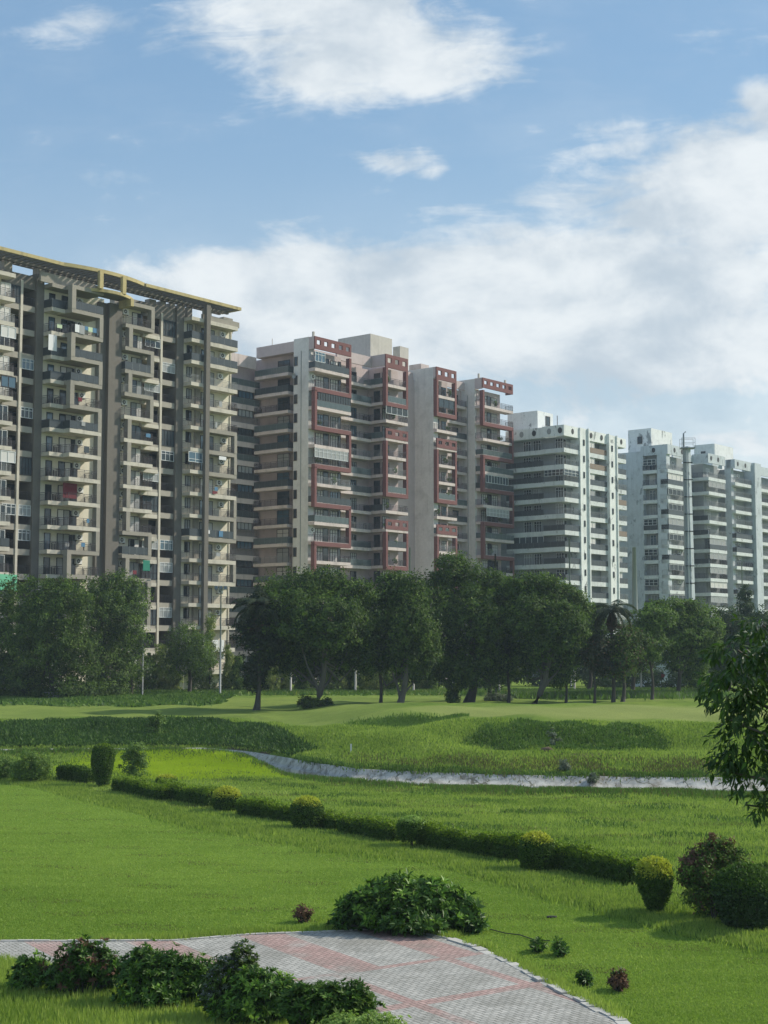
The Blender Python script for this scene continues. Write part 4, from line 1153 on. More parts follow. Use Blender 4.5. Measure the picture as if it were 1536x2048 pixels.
def trunk_mb(base, top, r0, limbs, mat='bark', lean=0.0, fork=.45):
    m = MB(); bx, by, bz = base; P = []; n = 6
    for k in range(n+1):
        t = k/n; P.append((bx+(top[0]-bx)*t+math.sin(t*5+bx)*r0*.9*(0<k), by+(top[1]-by)*t, bz-.25+(top[2]-bz+.25)*t))
    m.tube(P, [r0*(1.35 if k == 0 else 1-.62*k/n) for k in range(n+1)], mat, 8)
    s_ = Vector(P[int(n*fork)])
    for q in limbs:
        e_ = Vector(q); mid = s_.lerp(e_, .5)+Vector((0,0,-.08*(e_-s_).length)); st = s_+(Vector(P[-1])-s_)*random.uniform(0,.5)
        m.tube([st, mid, e_], [r0*.45, r0*.28, r0*.08], mat, 6)
    return m
def make_tree(name, label, base, blobs, n, leaf=.30, mats=('leaf_dark',), r0=.28, trunk='bark', group=None, cat='tree', limbs=True, fork=.4, **kw):
    e = empty(name, base)
    bl = np.array(blobs, float); rel = bl.copy(); rel[:,:3] -= np.array(base)
    ce = rel[np.argmax(rel[:,5]*rel[:,3])]
    tp = (ce[0], ce[1], ce[2])
    lim = [tuple(q[:3]-np.array([0,0,q[5]*.3])) for q in rel] if limbs else []
    trunk_mb((0,0,0), tp, r0, lim, trunk, fork=fork).build('trunk', e, True)
    link('crown', crown_mesh('crown', rel, n, leaf, list(mats), **kw), e)
    tag(e, label, cat, group); return e
def pxblob(px, py, Y, rx, ry, dy=0.0, deep=.8):
    x, y, z = at(px, py, Y+dy); s_ = Y/2912
    return (x, y, z, rx*s_, max(rx, ry)*s_*deep, ry*s_)

# ---- big trees along the course, left to right
G1 = 'broad dark trees between the course and the flats'
def T(label, bpx, Y, bl, n, **kw):
    base = gY(bpx, Y)
    blobs = [pxblob(px, py, Y, rx, ry, dy) for (px, py, rx, ry, dy) in bl]
    kw.setdefault('name', 'broadleaf_tree')
    nm = kw.pop('name')
    return make_tree(nm, label, base, blobs, n, **kw)
T('dense dark tree at the left picture edge in front of the beige block', 20, 165, [(0,1210,60,55,0),(50,1260,70,60,-2),(-20,1320,70,60,1),(60,1330,55,55,-2),(20,1385,50,22,-3),(75,1385,50,22,-2)], 30000, group=G1)
T('round crowned dark tree second from the left edge of the tree belt', 105, 160, [(85,1190,50,40,0),(130,1215,60,50,-2),(90,1270,70,60,-3),(140,1320,60,60,-1),(60,1360,50,35,0),(150,1382,55,24,-2)], 30000, group=G1)
T('dark leafy tree whose crown touches the lowest beige balconies', 180, 166, [(180,1195,55,40,2),(210,1245,65,55,0),(170,1300,55,60,-1),(220,1340,45,45,0),(205,1382,50,24,-2)], 26000, group=G1, mats=('leaf_dark','leaf_mid'))
T('pale green topped tree right of the dark belt beside a tall lamp pole', 262, 170, [(235,1180,42,35,0),(262,1200,36,45,0),(250,1260,45,50,-1),(265,1330,28,55,0)], 18000, mats=('leaf_mid','leaf_grey'), group=G1)
T('feathery young tree in front of the beige tower base', 378, 175, [(375,1285,42,38,0),(352,1320,30,35,0),(400,1315,30,40,-1)], 12000, leaf=.24, mats=('leaf_mid','leaf_grey'), name='feathery_tree')
T('large spreading dark tree with a low shrub around its forked trunk', 630, 141, [(560,1190,42,38,2),(600,1175,50,35,0),(650,1168,45,30,1),(700,1195,45,38,0),(590,1235,62,45,-3),(660,1240,65,50,-3),(715,1250,38,48,0),(625,1290,60,38,0),(545,1250,30,45,1),(720,1310,25,30,0),(570,1310,42,34,1),(680,1300,45,40,1),(620,1330,30,26,1)], 66000, r0=.34, trunk='bark_pale', group=G1, mats=('leaf_dark','leaf_mid'), fork=.25)
T('dark tree with a leaning V shaped double trunk', 799, 143, [(780,1180,40,32,1),(815,1185,35,35,0),(770,1235,45,50,0),(820,1250,50,55,-1),(790,1300,45,40,0),(850,1290,30,50,1),(745,1300,32,45,1),(820,1330,35,30,1)], 44000, r0=.30, trunk='bark_pale', group=G1, fork=.15)
T('tallest dark tree with a thick trunk in front of the pink block', 936, 152, [(905,1150,45,38,0),(870,1185,40,40,1),(940,1165,45,40,1),(985,1180,40,38,0),(880,1240,60,55,-2),(950,1240,62,60,-3),(1000,1250,45,60,0),(870,1310,50,45,-1),(935,1330,65,50,-2),(1000,1320,35,45,0)], 60000, r0=.50, group=G1, mats=('leaf_dark','leaf_mid'), fork=.3)
T('dark tree standing just behind the thickest trunk with a bush at its foot', 973, 157, [(990,1175,32,30,2),(1010,1210,35,40,2),(985,1300,35,45,2)], 14000, r0=.26, group=G1)
T('tall dark tree with a ridged pale trunk in front of the white tower', 1066, 150, [(1045,1180,36,32,0),(1085,1175,38,30,0),(1120,1195,36,32,1),(1150,1215,30,32,1),(1060,1235,50,45,-2),(1115,1255,52,50,-2),(1085,1300,50,35,-1),(1150,1265,30,40,0),(1040,1310,40,38,1),(1110,1330,30,25,1)], 52000, r0=.36, trunk='bark_pale', group=G1, mats=('leaf_dark','leaf_mid'), fork=.3)
T('small slender tree left of the pair of slender trees by the green', 1130, 152, [(1130,1320,26,35,0),(1120,1355,22,18,0),(1145,1300,20,25,0)], 8000, r0=.15, name='slender_tree', mats=('leaf_mid','leaf_light'))
T('small slender tree with a crooked trunk left of the palm', 1187, 151, [(1185,1300,34,28,0),(1175,1275,25,20,0),(1205,1330,22,16,0)], 8000, r0=.15, name='slender_tree', mats=('leaf_palm','leaf_dry'))
T('leaning double trunk tree right beside the palm', 1243, 152, [(1245,1300,32,45,0),(1270,1290,30,30,1),(1230,1330,22,25,0)], 10000, r0=.22, name='slender_tree', mats=('leaf_dark','leaf_dry'))
T('flat topped light green tree with the straightest trunk by the flagstick', 1302, 158, [(1310,1235,35,24,0),(1290,1260,30,22,0),(1300,1290,34,28,0)], 12000, r0=.18, name='flat_topped_tree', mats=('leaf_mid','leaf_light'), flatten=.5)
T('broad layered light green tree in front of the grey white block', 1351, 168, [(1340,1215,48,18,0),(1385,1220,42,20,1),(1330,1245,45,20,-1),(1395,1250,45,22,0),(1360,1275,50,24,-1),(1350,1310,30,30,0)], 26000, r0=.26, name='flat_topped_tree', mats=('leaf_mid','leaf_light'), flatten=.5)
T('ivy clad leaning tree right of the broad layered tree', 1396, 170, [(1385,1300,35,45,0),(1415,1270,30,35,0),(1390,1345,20,28,0)], 16000, r0=.2, name='broadleaf_tree', mats=('leaf_mid',))
T('dark green cone shaped conifer in front of the grey white block', 1490, 200, [(1490,1190,11,22,0),(1490,1220,17,26,0),(1490,1250,22,30,0),(1490,1290,24,36,0)], 10000, name='conifer', mats=('leaf_far',), limbs=False, clump=.5, group=None)
T('bushy tree between the layered tree and the conifer', 1450, 185, [(1455,1245,32,28,0),(1470,1290,36,36,0),(1440,1310,25,35,0)], 14000, mats=('leaf_far','leaf_mid'))
T('rounded tree at the far right behind the glossy near tree', 1520, 180, [(1525,1250,30,32,0),(1540,1300,40,40,0),(1500,1320,30,40,0)], 14000, mats=('leaf_far','leaf_mid'))
T('grey green tree between the ridged trunk tree and the palm', 1175, 178, [(1165,1225,30,32,0),(1190,1250,32,32,0),(1180,1290,34,34,0)], 14000, mats=('leaf_mid','leaf_grey'))
T('reddish tinged tree behind the palm and the flat topped tree', 1262, 176, [(1262,1275,32,28,0),(1280,1310,28,32,0),(1240,1310,24,30,0)], 12000, mats=('leaf_mid','leaf_dry'))

# ---- row behind: weeping columns covered in creeper
G2 = 'narrow creeper clad trees along the boundary'
lab2 = {300:'creeper clad column tree nearest the tall lamp pole on the left',322:'creeper clad column tree right of the left lamp pole',345:'creeper clad column tree under the feathery tree',398:'tall weeping column tree left of the floodlight mast',418:'tallest weeping column tree beside the floodlight mast',456:'short creeper column right of the floodlight mast',474:'small creeper column left of the first palm'}
cols = [(300,1345,24,40),(322,1335,20,50),(345,1340,18,45),(398,1320,20,62),(418,1305,16,75),(456,1340,13,50),(474,1350,11,40),
        (545,1335,18,55),(572,1325,15,60),(604,1345,15,45),(655,1350,14,40),(678,1335,14,55),(700,1350,13,45),(728,1345,14,45),(748,1335,12,55),(776,1340,14,50),(812,1345,14,45),(838,1350,13,42),(862,1350,13,42)]
for i, (px, py, rx, ry) in enumerate(cols):
    Yd = 186+random.uniform(-3,3); base = gY(px, Yd); zt = at(px, py-ry, Yd)[2]; hgt = zt-base[2]; r_ = rx*Yd/2912
    nb = 5; bl = [(base[0]+random.uniform(-.3,.3), Yd, base[2]+hgt*(k+.5)/nb, r_*(1.05-.13*k)*random.uniform(.8,1.15), r_, hgt/nb*.75) for k in range(nb)]
    l_ = lab2.get(px) or 'weeping creeper clad column, number %s counting right from the first palm behind the big trees' % ['one','two','three','four','five','six','seven','eight','nine','ten','eleven','twelve'][i-7]
    make_tree('column_tree', l_, base, bl, 5200, leaf=.30, mats=('leaf_creeper','leaf_mid') if i % 3 else ('leaf_mid','leaf_creeper'), r0=.14, group=G2, limbs=False, droop=.8, clump=.42, asp=.35)
# distant mass of trees behind everything
bl = []
for k in range(70):
    px = -150+k*26; Yd = 206 if px < 560 else (205 if px < 1000 else 214)
    if px > 1380: Yd = 235
    topy = 1345+random.uniform(-8,8) if px < 520 else (1325+random.uniform(-14,10) if px < 1050 else 1305+random.uniform(-12,14))
    x, y, z = at(px, topy, Yd); h_ = z-1.5
    bl.append((x, y, 1.5+h_*.5, 1.7, 1.6, h_*.52))
for k in range(16):
    px = 1190+k*20; x, y, z = at(px, 1338+random.uniform(-8,10), 203); bl.append((x, y, 1.5+(z-1.5)*.5, 1.4, 1.4, (z-1.5)*.55))
far = crown_mesh('far_shrubbery', bl, 60000, .42, ['leaf_far'], clump=.8)
for k in range(24):
    pass
tag(link('far_shrubbery', far), 'grey green mass of shrubs growing behind the tree belt', 'shrubbery', kind='stuff')

# ---- palms
def palm(label, bpx, Y, top_py, nf=22, fl=4.2, r0=.19, dry=6):
    base = gY(bpx, Y); zt = at(bpx, top_py, Y)[2]-base[2]
    e = empty('palm_tree', base); m = MB()
    P = [(math.sin(k*.9)*.08, 0, -.2+(zt+.2)*k/8) for k in range(9)]
    m.tube(P, [r0*(1.3 if k == 0 else 1-.03*k) for k in range(9)], 'bark', 9); m.build('trunk', e, True)
    pos = []; dv = []; ln = []; mi = []
    for k in range(nf+dry):
        az = 2.39996*k+random.uniform(-.2,.2); el0 = random.uniform(.1,1.25) if k < nf else random.uniform(-1.3,-.7); L = fl*random.uniform(.75,1.1)*(1 if k < nf else .7)
        p_ = Vector((0,0,zt)); el = el0; ns = 16
        for s_ in range(ns):
            d = Vector((math.cos(az)*math.cos(el), math.sin(az)*math.cos(el), math.sin(el)))
            p2 = p_+d*(L/ns); el -= .13
            sd_ = Vector((-math.sin(az), math.cos(az), 0))
            for sg in (-1, 1):
                for h_ in (0,.5):
                    pos.append(p_.lerp(p2, h_)); dv.append(sd_*sg*.8+d*.5+Vector((0,0,-.45))); ln.append(.75*math.sin(math.pi*(s_+1.5)/(ns+2))+.1); mi.append(0 if k < nf else 1)
            pos.append(p_.copy()); dv.append(d); ln.append(L/ns*1.3); mi.append(0 if k < nf else 1)
            p_ = p2
    pos = np.array(pos); dv = np.array(dv); n = len(pos)
    link('crown', leaves_mesh('crown', pos, dv, sph(n)*.3+np.array([0,0,1.]), np.array(ln), .10, ['leaf_palm','leaf_dry'], mi=np.array(mi)), e)
    tag(e, label, 'palm tree')
palm('dark ragged palm left of the big spreading tree', 517, 138, 1215, 26, 3.9)
palm('palm with fronds drooping over its trunk beside the white tower', 1225, 152, 1222, 24, 3.3, .2, 14)
palm('black trunked palm whose head is lost in the dark crowns', 761, 144, 1290, 14, 2.6, .17)
palm('dark slim palm trunk between the thick trunk and the ridged trunk', 1016, 151, 1300, 12, 2.2, .17)
# lower ragged skirt of the left palm
T('dark ragged fir like tree entwined with the left palm', 510, 138.6, [(512,1225,20,35,0),(500,1265,30,28,0),(517,1310,30,35,0),(508,1350,24,28,0),(520,1190,10,22,0),(540,1290,22,40,0)], 17000, name='conifer', mats=('leaf_palm','leaf_dark'), limbs=False, clump=.5, r0=.2)

# ---- shrubs and weeds under the left belt and on the banks
def bush(name, label, base, shape, n, leaf, mats, cat='shrub', group=None, **kw):
    bl = [(base[0]+a, base[1]+b, base[2]+c, rx, ry, rz) for (a,b,c,rx,ry,rz) in shape]
    e = empty(name, base); rel = np.array(bl); rel[:,:3] -= np.array(base)
    link('crown', crown_mesh('crown', rel, n, leaf, list(mats), **kw), e)
    m = MB()
    for k in range(4): m.tube([(0,0,-.1),(random.uniform(-.15,.15),random.uniform(-.1,.1),rel[0][2]*.5),(rel[0][0]+random.uniform(-.4,.4)*rel[0][3],random.uniform(-.2,.2),rel[0][2])], [.04,.03,.012], 'bark', 5)
    m.build('stem', e, True); tag(e, label, cat, group); return e
bush('shrub', 'dark shrub wrapped round the foot of the forked trunk', gY(632, 140), [(-.9,0,.35,.8,.7,.6),(1.0,0,.3,.7,.7,.5),(0,-.3,.3,.8,.6,.5)], 5000, .2, ('leaf_dark',), clump=.35)
bush('shrub', 'bluish low bush at the foot of the tree behind the thick trunk', gY(988, 155), [(0,0,.3,1.2,.8,.55),(1.2,0,.2,.7,.7,.4)], 4000, .2, ('leaf_grey','leaf_dark'), clump=.35)
bush('shrub', 'leafy sapling at the foot of the trunk by the green', gY(905, 150), [(0,0,.8,.7,.6,.9)], 1600, .25, ('leaf_mid',), clump=.3)

def scatter(n, region, zoff=0.0):
    """n random ground points inside region(x, y) -> weight 0..1; region carries its own bounds"""
    x0, x1, y0, y1, fn, bias = region
    out = []
    got = 0
    while got < n:
        m_ = n*3
        x = rng.uniform(x0, x1, m_)
        u = rng.random(m_)
        y = y0*(y1/y0)**u if bias else rng.uniform(y0, y1, m_)
        if bias: x = x*y/y1
        k = rng.random(m_) < fn(x, y)
        out.append(np.stack([x[k], y[k]], -1)); got += k.sum()
        if len(out) > 40: break
    p = np.concatenate(out)[:n]
    return np.column_stack([p, height(p[:,0], p[:,1])+zoff])
def hn(x, y, s_=.4, ph=0.0):
    """cheap patchy noise 0..1"""
    return np.clip(.5+.25*(np.sin(x*s_*1.7+y*s_*.9+ph)+np.sin(x*s_*.6-y*s_*2.3+1.3+ph)+np.sin(x*s_*3.1+y*s_*2.7+2.1)*.6), 0, 1)
def grass(name, label, pts, h, wd, mat, lean=.45, tonef=None):
    n = len(pts)
    d = sph(n)*lean; d[:,2] = np.abs(d[:,2])+(1.0 if lean < 1 else .35)
    nor = nrm(np.column_stack([rng.normal(size=n)*.7, -np.ones(n), rng.normal(size=n)*.3+.5]))
    tone = rng.random(n)*.5 + .5*(hn(pts[:,0], pts[:,1], .35) if tonef is None else tonef(pts[:,0], pts[:,1]))
    me = leaves_mesh(name, pts-np.array([0,0,.02]), d, nor, h*rng.uniform(.5,1.25,n), wd*rng.uniform(.7,1.3,n), [mat] if isinstance(mat, str) else mat, tone, None if isinstance(mat, str) else (rng.random(n) < .15).astype(int))
    return tag(link(name, me), label, 'grass', kind='stuff')
half = lambda y: .275*y+1
inpath = lambda x, y: inpoly(x, y, PATH)
# mown lawn
reg = (-.32*110, .42*110, 30, 110, lambda x, y: ((y < Yb(x)-.3) & ~inpath(x, y))*1.0, True)
grass('lawn_grass', 'short mown grass of the lawn', scatter(450000, reg), .065, .024, 'blade_lawn', .9, lambda x, y: np.clip(.25+.018*(y-36)+1.0*(hn(x, y, .16, 2.0)-.5)+.7*(hn(x*.5, y*2.2, .8, .5)-.5), 0, 1))
# rough meadow between lawn and canal
reg = (-.32*112, .42*112, 36, 112, lambda x, y: ((y > Yb(x)-.2) & (y < Yc(x)-6.3) & ~inpath(x, y))*(.25+.75*hn(x, y, .5)), True)
grass('meadow_grass', 'long uneven grass of the meadow by the canal', scatter(330000, reg), .17, .030, ['blade_meadow','weed'], .7, lambda x, y: np.clip(.5+1.1*(hn(x*.6, y*1.4, .4, 3.0)-.5)+.5*(hn(x, y, 1.3)-.5), 0, 1))
# taller strip along the lawn edge and hedge foot
reg = (-.32*110, .42*110, 36, 108, lambda x, y: np.exp(-((y-Yb(x)-2.0-.5*np.sin(x*.9))/1.5)**2)*(.1+.9*hn(x, y, .9)), True)
grass('verge_grass', 'tall grass left standing along the hedge foot', scatter(110000, reg), .24, .030, ['blade_meadow','weed'], .6, lambda x, y: hn(x, y, 1.1)*.6)
# yellow-green patch
gx0, gy0, _ = ground(400, 1530)
reg = (gx0-9, gx0+9, gy0-14, gy0+9, lambda x, y: np.exp(-(((x-gx0+.0)/7.5)**2+((y-gy0)/7.0)**2)**1.5)*(y < Yc(x)-6), False)
grass('yellow_grass', 'bright yellow green grass patch by the canal bend', scatter(60000, reg), .20, .035, 'blade_yellow')
# canal brim weeds near side
reg = (-34, 27, 70, 112, lambda x, y: np.exp(-((y-Yc(x)+8.2)/1.2)**2)*hn(x, y, .8)*np.where(x > 2, 1, .3), False)
grass('brim_weeds', 'tangled weeds along the near brim of the canal', scatter(45000, reg), .32, .05, ['weed','weed_dry'])
# far bank rough
reg = (-42, 34, 80, 160, lambda x, y: ((y-Yc(x) > .2) & (y-Yc(x) < 13))*(.5+.5*hn(x, y, .6)), False)
grass('bank_grass', 'rough grass covering the far canal bank', scatter(150000, reg), .22, .05, ['blade_meadow','weed'])
reg = (-10, 20, 84, 110, lambda x, y: np.exp(-((y-Yc(x)-1.6)/1.2)**2)*(x > -3)*hn(x, y, .7, 1.0)*sstep(x,-4,6), False)
grass('dry_weeds', 'brownish dry weeds on the bank above the concrete', scatter(5000, reg), .24, .06, ['weed_dry','weed'])
# dark weed faces: bunker bank, left bank, swale
reg = (4, 21, 88, 104, lambda x, y: ((y-Yc(x) > 5.4) & (y-Yc(x) < 12.5))*sstep(1.15-(((x-12-.5*np.sin(y*1.3))/6.4)**2+((y-Yc(x)-8.7-.5*np.sin(x*.8)-.5*np.sin(x*2.1))/3.3)**2), 0, .6)*(.15+.85*hn(x, y, 1.1)), False)
grass('bunker_weeds', 'dense dark weeds on the hollow face below the green', scatter(30000, reg), .34, .10, ['weed','weed_dark'], 1.1, lambda x, y: hn(x, y, 1.4)*.5)
reg = (-46, 1, 100, 128, lambda x, y: ((y-Yc(x) > .6) & (y-Yc(x) < 11.0+1.2*np.sin(x*.45)+.8*np.sin(x*1.3)-np.clip((x+16)*.55,0,9)))*(1-sstep(x,-9,0)*.85)*(.4+.6*hn(x, y, .7)), False)
grass('left_bank_weeds', 'dense dark weeds covering the left canal bank', scatter(100000, reg), .42, .14, ['weed_dark','weed'], 1.1)
reg = (-3, 6, 95, 116, lambda x, y: np.exp(-((x-2.0)/2.4)**2-((y-Yc(x)-16)/1.6)**2), False)
grass('swale_weeds', 'dark longer grass in the swale beside the green', scatter(9000, reg), .30, .06, ['weed','weed_dark'])
reg = (-6, 26, 84, 100, lambda x, y: np.exp(-((y-Yc(x)-.25)/.35)**2)*hn(x, y, 1.3), False)
grass('lip_weeds', 'weeds hanging over the concrete lip', scatter(7000, reg), .26, .07, ['weed','weed_dark'])
# undergrowth below the left trees
reg = (-52, -14, 140, 178, lambda x, y: sstep(y, 148-(x+45)*.12, 156)*(x < -17-(y-140)*0.03)*hn(x, y, .35), False)
grass('undergrowth', 'tall undergrowth below the dark trees on the left', scatter(90000, reg), .60, .24, ['weed','weed_dark'], 1.3)
reg = (-35, 40, 174, 192, lambda x, y: np.exp(-((y-183)/4)**2)*hn(x, y, .3), False)
grass('boundary_weeds', 'weeds along the boundary fence', scatter(60000, reg), .55, .22, ['weed','leaf_creeper'], 1.3)
reg = (15, 55, 150, 185, lambda x, y: np.exp(-((y-(168-(x-22)*.1))/3.5)**2-((x-22)/9)**2), False)
grass('mound_weeds', 'pale weeds on the low mound behind the slender trees', scatter(16000, reg), .7, .2, ['weed','leaf_grey'])
# long grass in front of the paved apron
reg = (-14, 2, 28, 40, lambda x, y: (~inpath(x, y))*(y < 38.0)*1.0*(y < np.interp(x, [-14,-8,-4,0,2], [39,38,36,34,33])), False)
grass('near_grass', 'long fresh grass in front of the paved apron', scatter(60000, reg), .24, .022, 'blade_meadow')
# grass tufts over the kerbs
pe = np.array(PATH[2:17]); seg = rng.integers(0, len(pe)-1, 15000); t_ = rng.random(15000)[:,None]
pp = pe[seg]*(1-t_)+pe[seg+1]*t_ + rng.normal(size=(15000,2))*np.array([.12,.22]) + np.array([0.05,.42])
keep = (hn(pp[:,0], pp[:,1], 1.7) > .35) & ~inpath(pp[:,0], pp[:,1])
pp = pp[keep]
grass('kerb_grass', 'grass tufts leaning over the kerb stones', np.column_stack([pp, np.zeros(len(pp))]), .20, .020, 'blade_meadow')

# ---- clipped hedge and topiary
def surf_leaves(pts, nors, leaf, mats, mi, push=.05):
    n = len(pts); nor = nrm(nors+sph(n)*.7); dv = nrm(np.cross(nor, sph(n))+nors*.5)
    return leaves_mesh('foliage', pts+nors*rng.uniform(-push, push, n)[:,None]+sph(n)*.03, dv, nor, leaf*rng.uniform(.6,1.4,n), leaf*.6, mats, np.clip(rng.normal(.45,.25,n),0,1), mi)
def hedge(label, A, Bp, wdt=.62, h=.72, n=14000, group='clipped hedge lengths between lawn and meadow', top='leaf_hedge_top', name='hedge'):
    a = np.array(ground(*A)); b = np.array(ground(*Bp)); a[1] += wdt*.5; b[1] += wdt*.5
    L = np.linalg.norm((b-a)[:2]); d = (b-a)/L; nn = np.array([-d[1], d[0], 0])
    e = empty(name, tuple(a))
    m = MB(); r_ = wdt*.5-.07
    pts = [(d[0]*t+nn[0]*s_, d[1]*t+nn[1]*s_) for t, s_ in ((.06,-r_),(L-.06,-r_),(L-.06,r_),(.06,r_))]
    m.prism(pts, -.1, h-.08, 'core_dark'); m.build('dark_core', e)  # solid near-black core added to block light behind the leaves
    # faces: top, front, back, ends
    ar = np.array([L*wdt*1.3, L*h, L*h*.6, wdt*h, wdt*h]); k = rng.choice(5, n, p=ar/ar.sum())
    u = rng.random(n); v = rng.random(n); t = u*L; s_ = np.zeros(n); z = np.zeros(n); N = np.zeros((n,3))
    top_ = k == 0; s_[top_] = (v[top_]-.5)*wdt; z[top_] = h; N[top_] = (0,0,1)
    for kk, sg in ((1,-1),(2,1)):
        q = k == kk; s_[q] = sg*wdt*.5; z[q] = v[q]*h; N[q] = nn*sg
    for kk, tv, sg in ((3,0,-1),(4,L,1)):
        q = k == kk; t[q] = tv; s_[q] = (u[q]-.5)*wdt; z[q] = v[q]*h; N[q] = d*sg
    z = z*(1+.10*np.sin(t*1.3+a[0])+.05*np.sin(t*4.1))
    bul = (1+.12*np.sin(t*2.3+1)+.06*np.sin(t*6.1)); s_ = s_*bul
    P_ = d[None,:]*t[:,None]+nn[None,:]*s_[:,None]; P_[:,2] = z
    P_ = P_+N*((rng.random(n) < .06)*rng.uniform(.05,.16,n))[:,None]
    mi = ((z > h*.80) & (rng.random(n) < .75)).astype(int)
    link('foliage', surf_leaves(P_, N, .085, ['leaf_hedge', top], mi, .07), e)
    tag(e, label, 'hedge', group)
def topiary(label, base, prof, n, stem=0.0, gold=.72, cat='topiary', mats=('leaf_hedge','leaf_gold'), name='topiary_shrub', leaf=.08, group='clipped gold tipped topiary balls along the hedge'):
    """solid of revolution: prof = [(z, radius), ...]"""
    e = empty(name, base); zz = np.array([p_[0] for p_ in prof])+stem; rr = np.array([p_[1] for p_ in prof])
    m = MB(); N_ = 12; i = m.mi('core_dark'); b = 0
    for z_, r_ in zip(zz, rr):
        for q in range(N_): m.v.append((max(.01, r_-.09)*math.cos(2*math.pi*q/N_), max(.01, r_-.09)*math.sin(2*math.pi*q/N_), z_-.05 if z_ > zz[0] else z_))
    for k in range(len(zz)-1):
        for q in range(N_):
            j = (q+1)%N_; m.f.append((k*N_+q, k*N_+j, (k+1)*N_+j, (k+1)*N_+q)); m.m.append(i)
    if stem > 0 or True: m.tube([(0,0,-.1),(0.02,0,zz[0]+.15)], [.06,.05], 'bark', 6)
    m.build('dark_core', e)  # added near-black core blocks light inside the foliage; bark tube is the stem
    seg = np.hypot(np.diff(zz), np.diff(rr))*(rr[1:]+rr[:-1]+.05); k = rng.choice(len(seg), n, p=seg/seg.sum()); t = rng.random(n)
    z = zz[k]+(zz[k+1]-zz[k])*t; r_ = rr[k]+(rr[k+1]-rr[k])*t; th = rng.random(n)*2*math.pi
    lump = 1+.05*np.sin(th*3+z*4)
    P_ = np.stack([r_*lump*np.cos(th), r_*lump*np.sin(th), z], -1)
    dz = (zz[k+1]-zz[k]); dr = (rr[k+1]-rr[k]); N = nrm(np.stack([dz*np.cos(th), dz*np.sin(th), -dr], -1))
    f_ = (z-zz[0])/(zz[-1]-zz[0]); mi = (rng.random(n) < np.clip((f_-gold)/.18, 0, .92)).astype(int)
    link('foliage', surf_leaves(P_, N, leaf, list(mats), mi, .05), e)
    tag(e, label, cat, group)
def ball(r, h, squash=1.0): return [(0, r*.55), (h*.12, r*.85), (h*.35, r), (h*.6, r), (h*.8, r*.88), (h*.93, r*.6), (h, r*.15)]
def urn(r, h): return [(0, r*.25), (h*.2, r*.45), (h*.4, r*.78), (h*.55, r*.95), (h*.75, r), (h*.88, r*.92), (h*.96, r*.65), (h, r*.1)]
hedge('low rough hedge length furthest left behind the tall grass', (122,1560), (182,1568), h=.7, top='leaf_hedge')
hedge('hedge length right of the tall dark topiary column', (236,1582), (330,1604), h=.72)
hedge('hedge length leading to the squat gold ball', (326,1596), (428,1616), h=.75)
hedge('hedge length between the squat gold ball and the round gold ball', (486,1632), (590,1648), h=.68)
hedge('shortest hedge stub right after the round gold ball', (648,1656), (682,1664), h=.6)
hedge('hedge length ending at the stemmed topiary', (692,1668), (798,1690), h=.68)
hedge('longest hedge length between stemmed topiary and gold topped bush', (850,1698), (1046,1726), n=26000, h=.78)
hedge('hedge length leading to the urn shaped gold topiary', (1090,1736), (1276,1772), n=26000, h=.78)
def topi(label, px, base_py, top_py, wpx, shape, n, stem=0, **kw):
    b = ground(px, base_py); s_ = b[1]/2940; h = (base_py-top_py)*s_
    pr = shape(wpx*.5*s_, h-stem); topiary(label, b, pr, n, stem, **kw)
topi('tall dark clipped topiary column at the left end of the hedge', 205, 1572, 1490, 42, lambda r, h: [(0,r*.45),(h*.15,r*.6),(h*.35,r*.8),(h*.55,r*.98),(h*.8,r),(h*.93,r*.85),(h,r*.3)], 9000, gold=.9, mats=('leaf_hedge','leaf_hedge_top'))
topi('smallest low gold ball behind the hedge', 332, 1578, 1551, 40, ball, 3500)
topi('squat bright gold topiary ball after the second hedge length', 453, 1622, 1576, 54, ball, 6000, gold=.55)
topi('round gold crowned topiary ball in the middle of the hedge', 614, 1658, 1596, 62, ball, 8000)
topi('pale tipped topiary ball on a bare stem', 823, 1698, 1636, 52, ball, 5000, .35, gold=.72, mats=('leaf_hedge','leaf_lime'))
topi('gold topped bush between the two longest hedge lengths', 1074, 1742, 1668, 66, ball, 8000)
topi('urn shaped gold topiary tapering to a narrow foot', 1311, 1832, 1722, 62, urn, 14000, gold=.68)
MEADOW_CLUMPS = True
b = ground(1492, 1862); topiary('large dark clipped bush at the right edge of the lawn', b, [(0,.35),(.3,.62),(.8,.78),(1.2,.80),(1.5,.68),(1.68,.42),(1.78,.1)], 20000, mats=('leaf_glossy','leaf_hedge'), gold=.6, leaf=.085, name='clipped_bush', cat='bush', group=None)
b = ground(1542, 1835); topiary('clipped bush cut off by the right picture edge', b, [(0,.45),(.3,.85),(.8,.95),(1.2,.85),(1.4,.5),(1.45,.1)], 12000, mats=('leaf_glossy','leaf_hedge'), gold=.6, leaf=.085, name='clipped_bush', cat='bush', group=None)
bush('reddish_bush', 'loose reddish tipped bush behind the large clipped bush', ground(1428, 1846), [(0,.4,.9,.68,.6,.85),(-.2,.4,1.5,.45,.5,.55),(.35,.5,1.75,.36,.3,.5),(-.6,.3,1.4,.3,.3,.4),(.1,.4,2.05,.2,.2,.3),(.75,.5,1.6,.3,.3,.4)], 17000, .10, ('leaf_mid','leaf_red'), clump=.20, up=.6)
link('reddish_shoots', crown_mesh('reddish_shoots', [(-.2,.4,1.75,.4,.4,.35),(.35,.5,2.05,.3,.25,.3),(-.65,.3,1.6,.25,.25,.25),(.1,.4,2.3,.15,.15,.2)], 2200, .10, ['leaf_red'], clump=.14), [o for o in COL.objects if o.name.startswith('reddish_bush')][0])
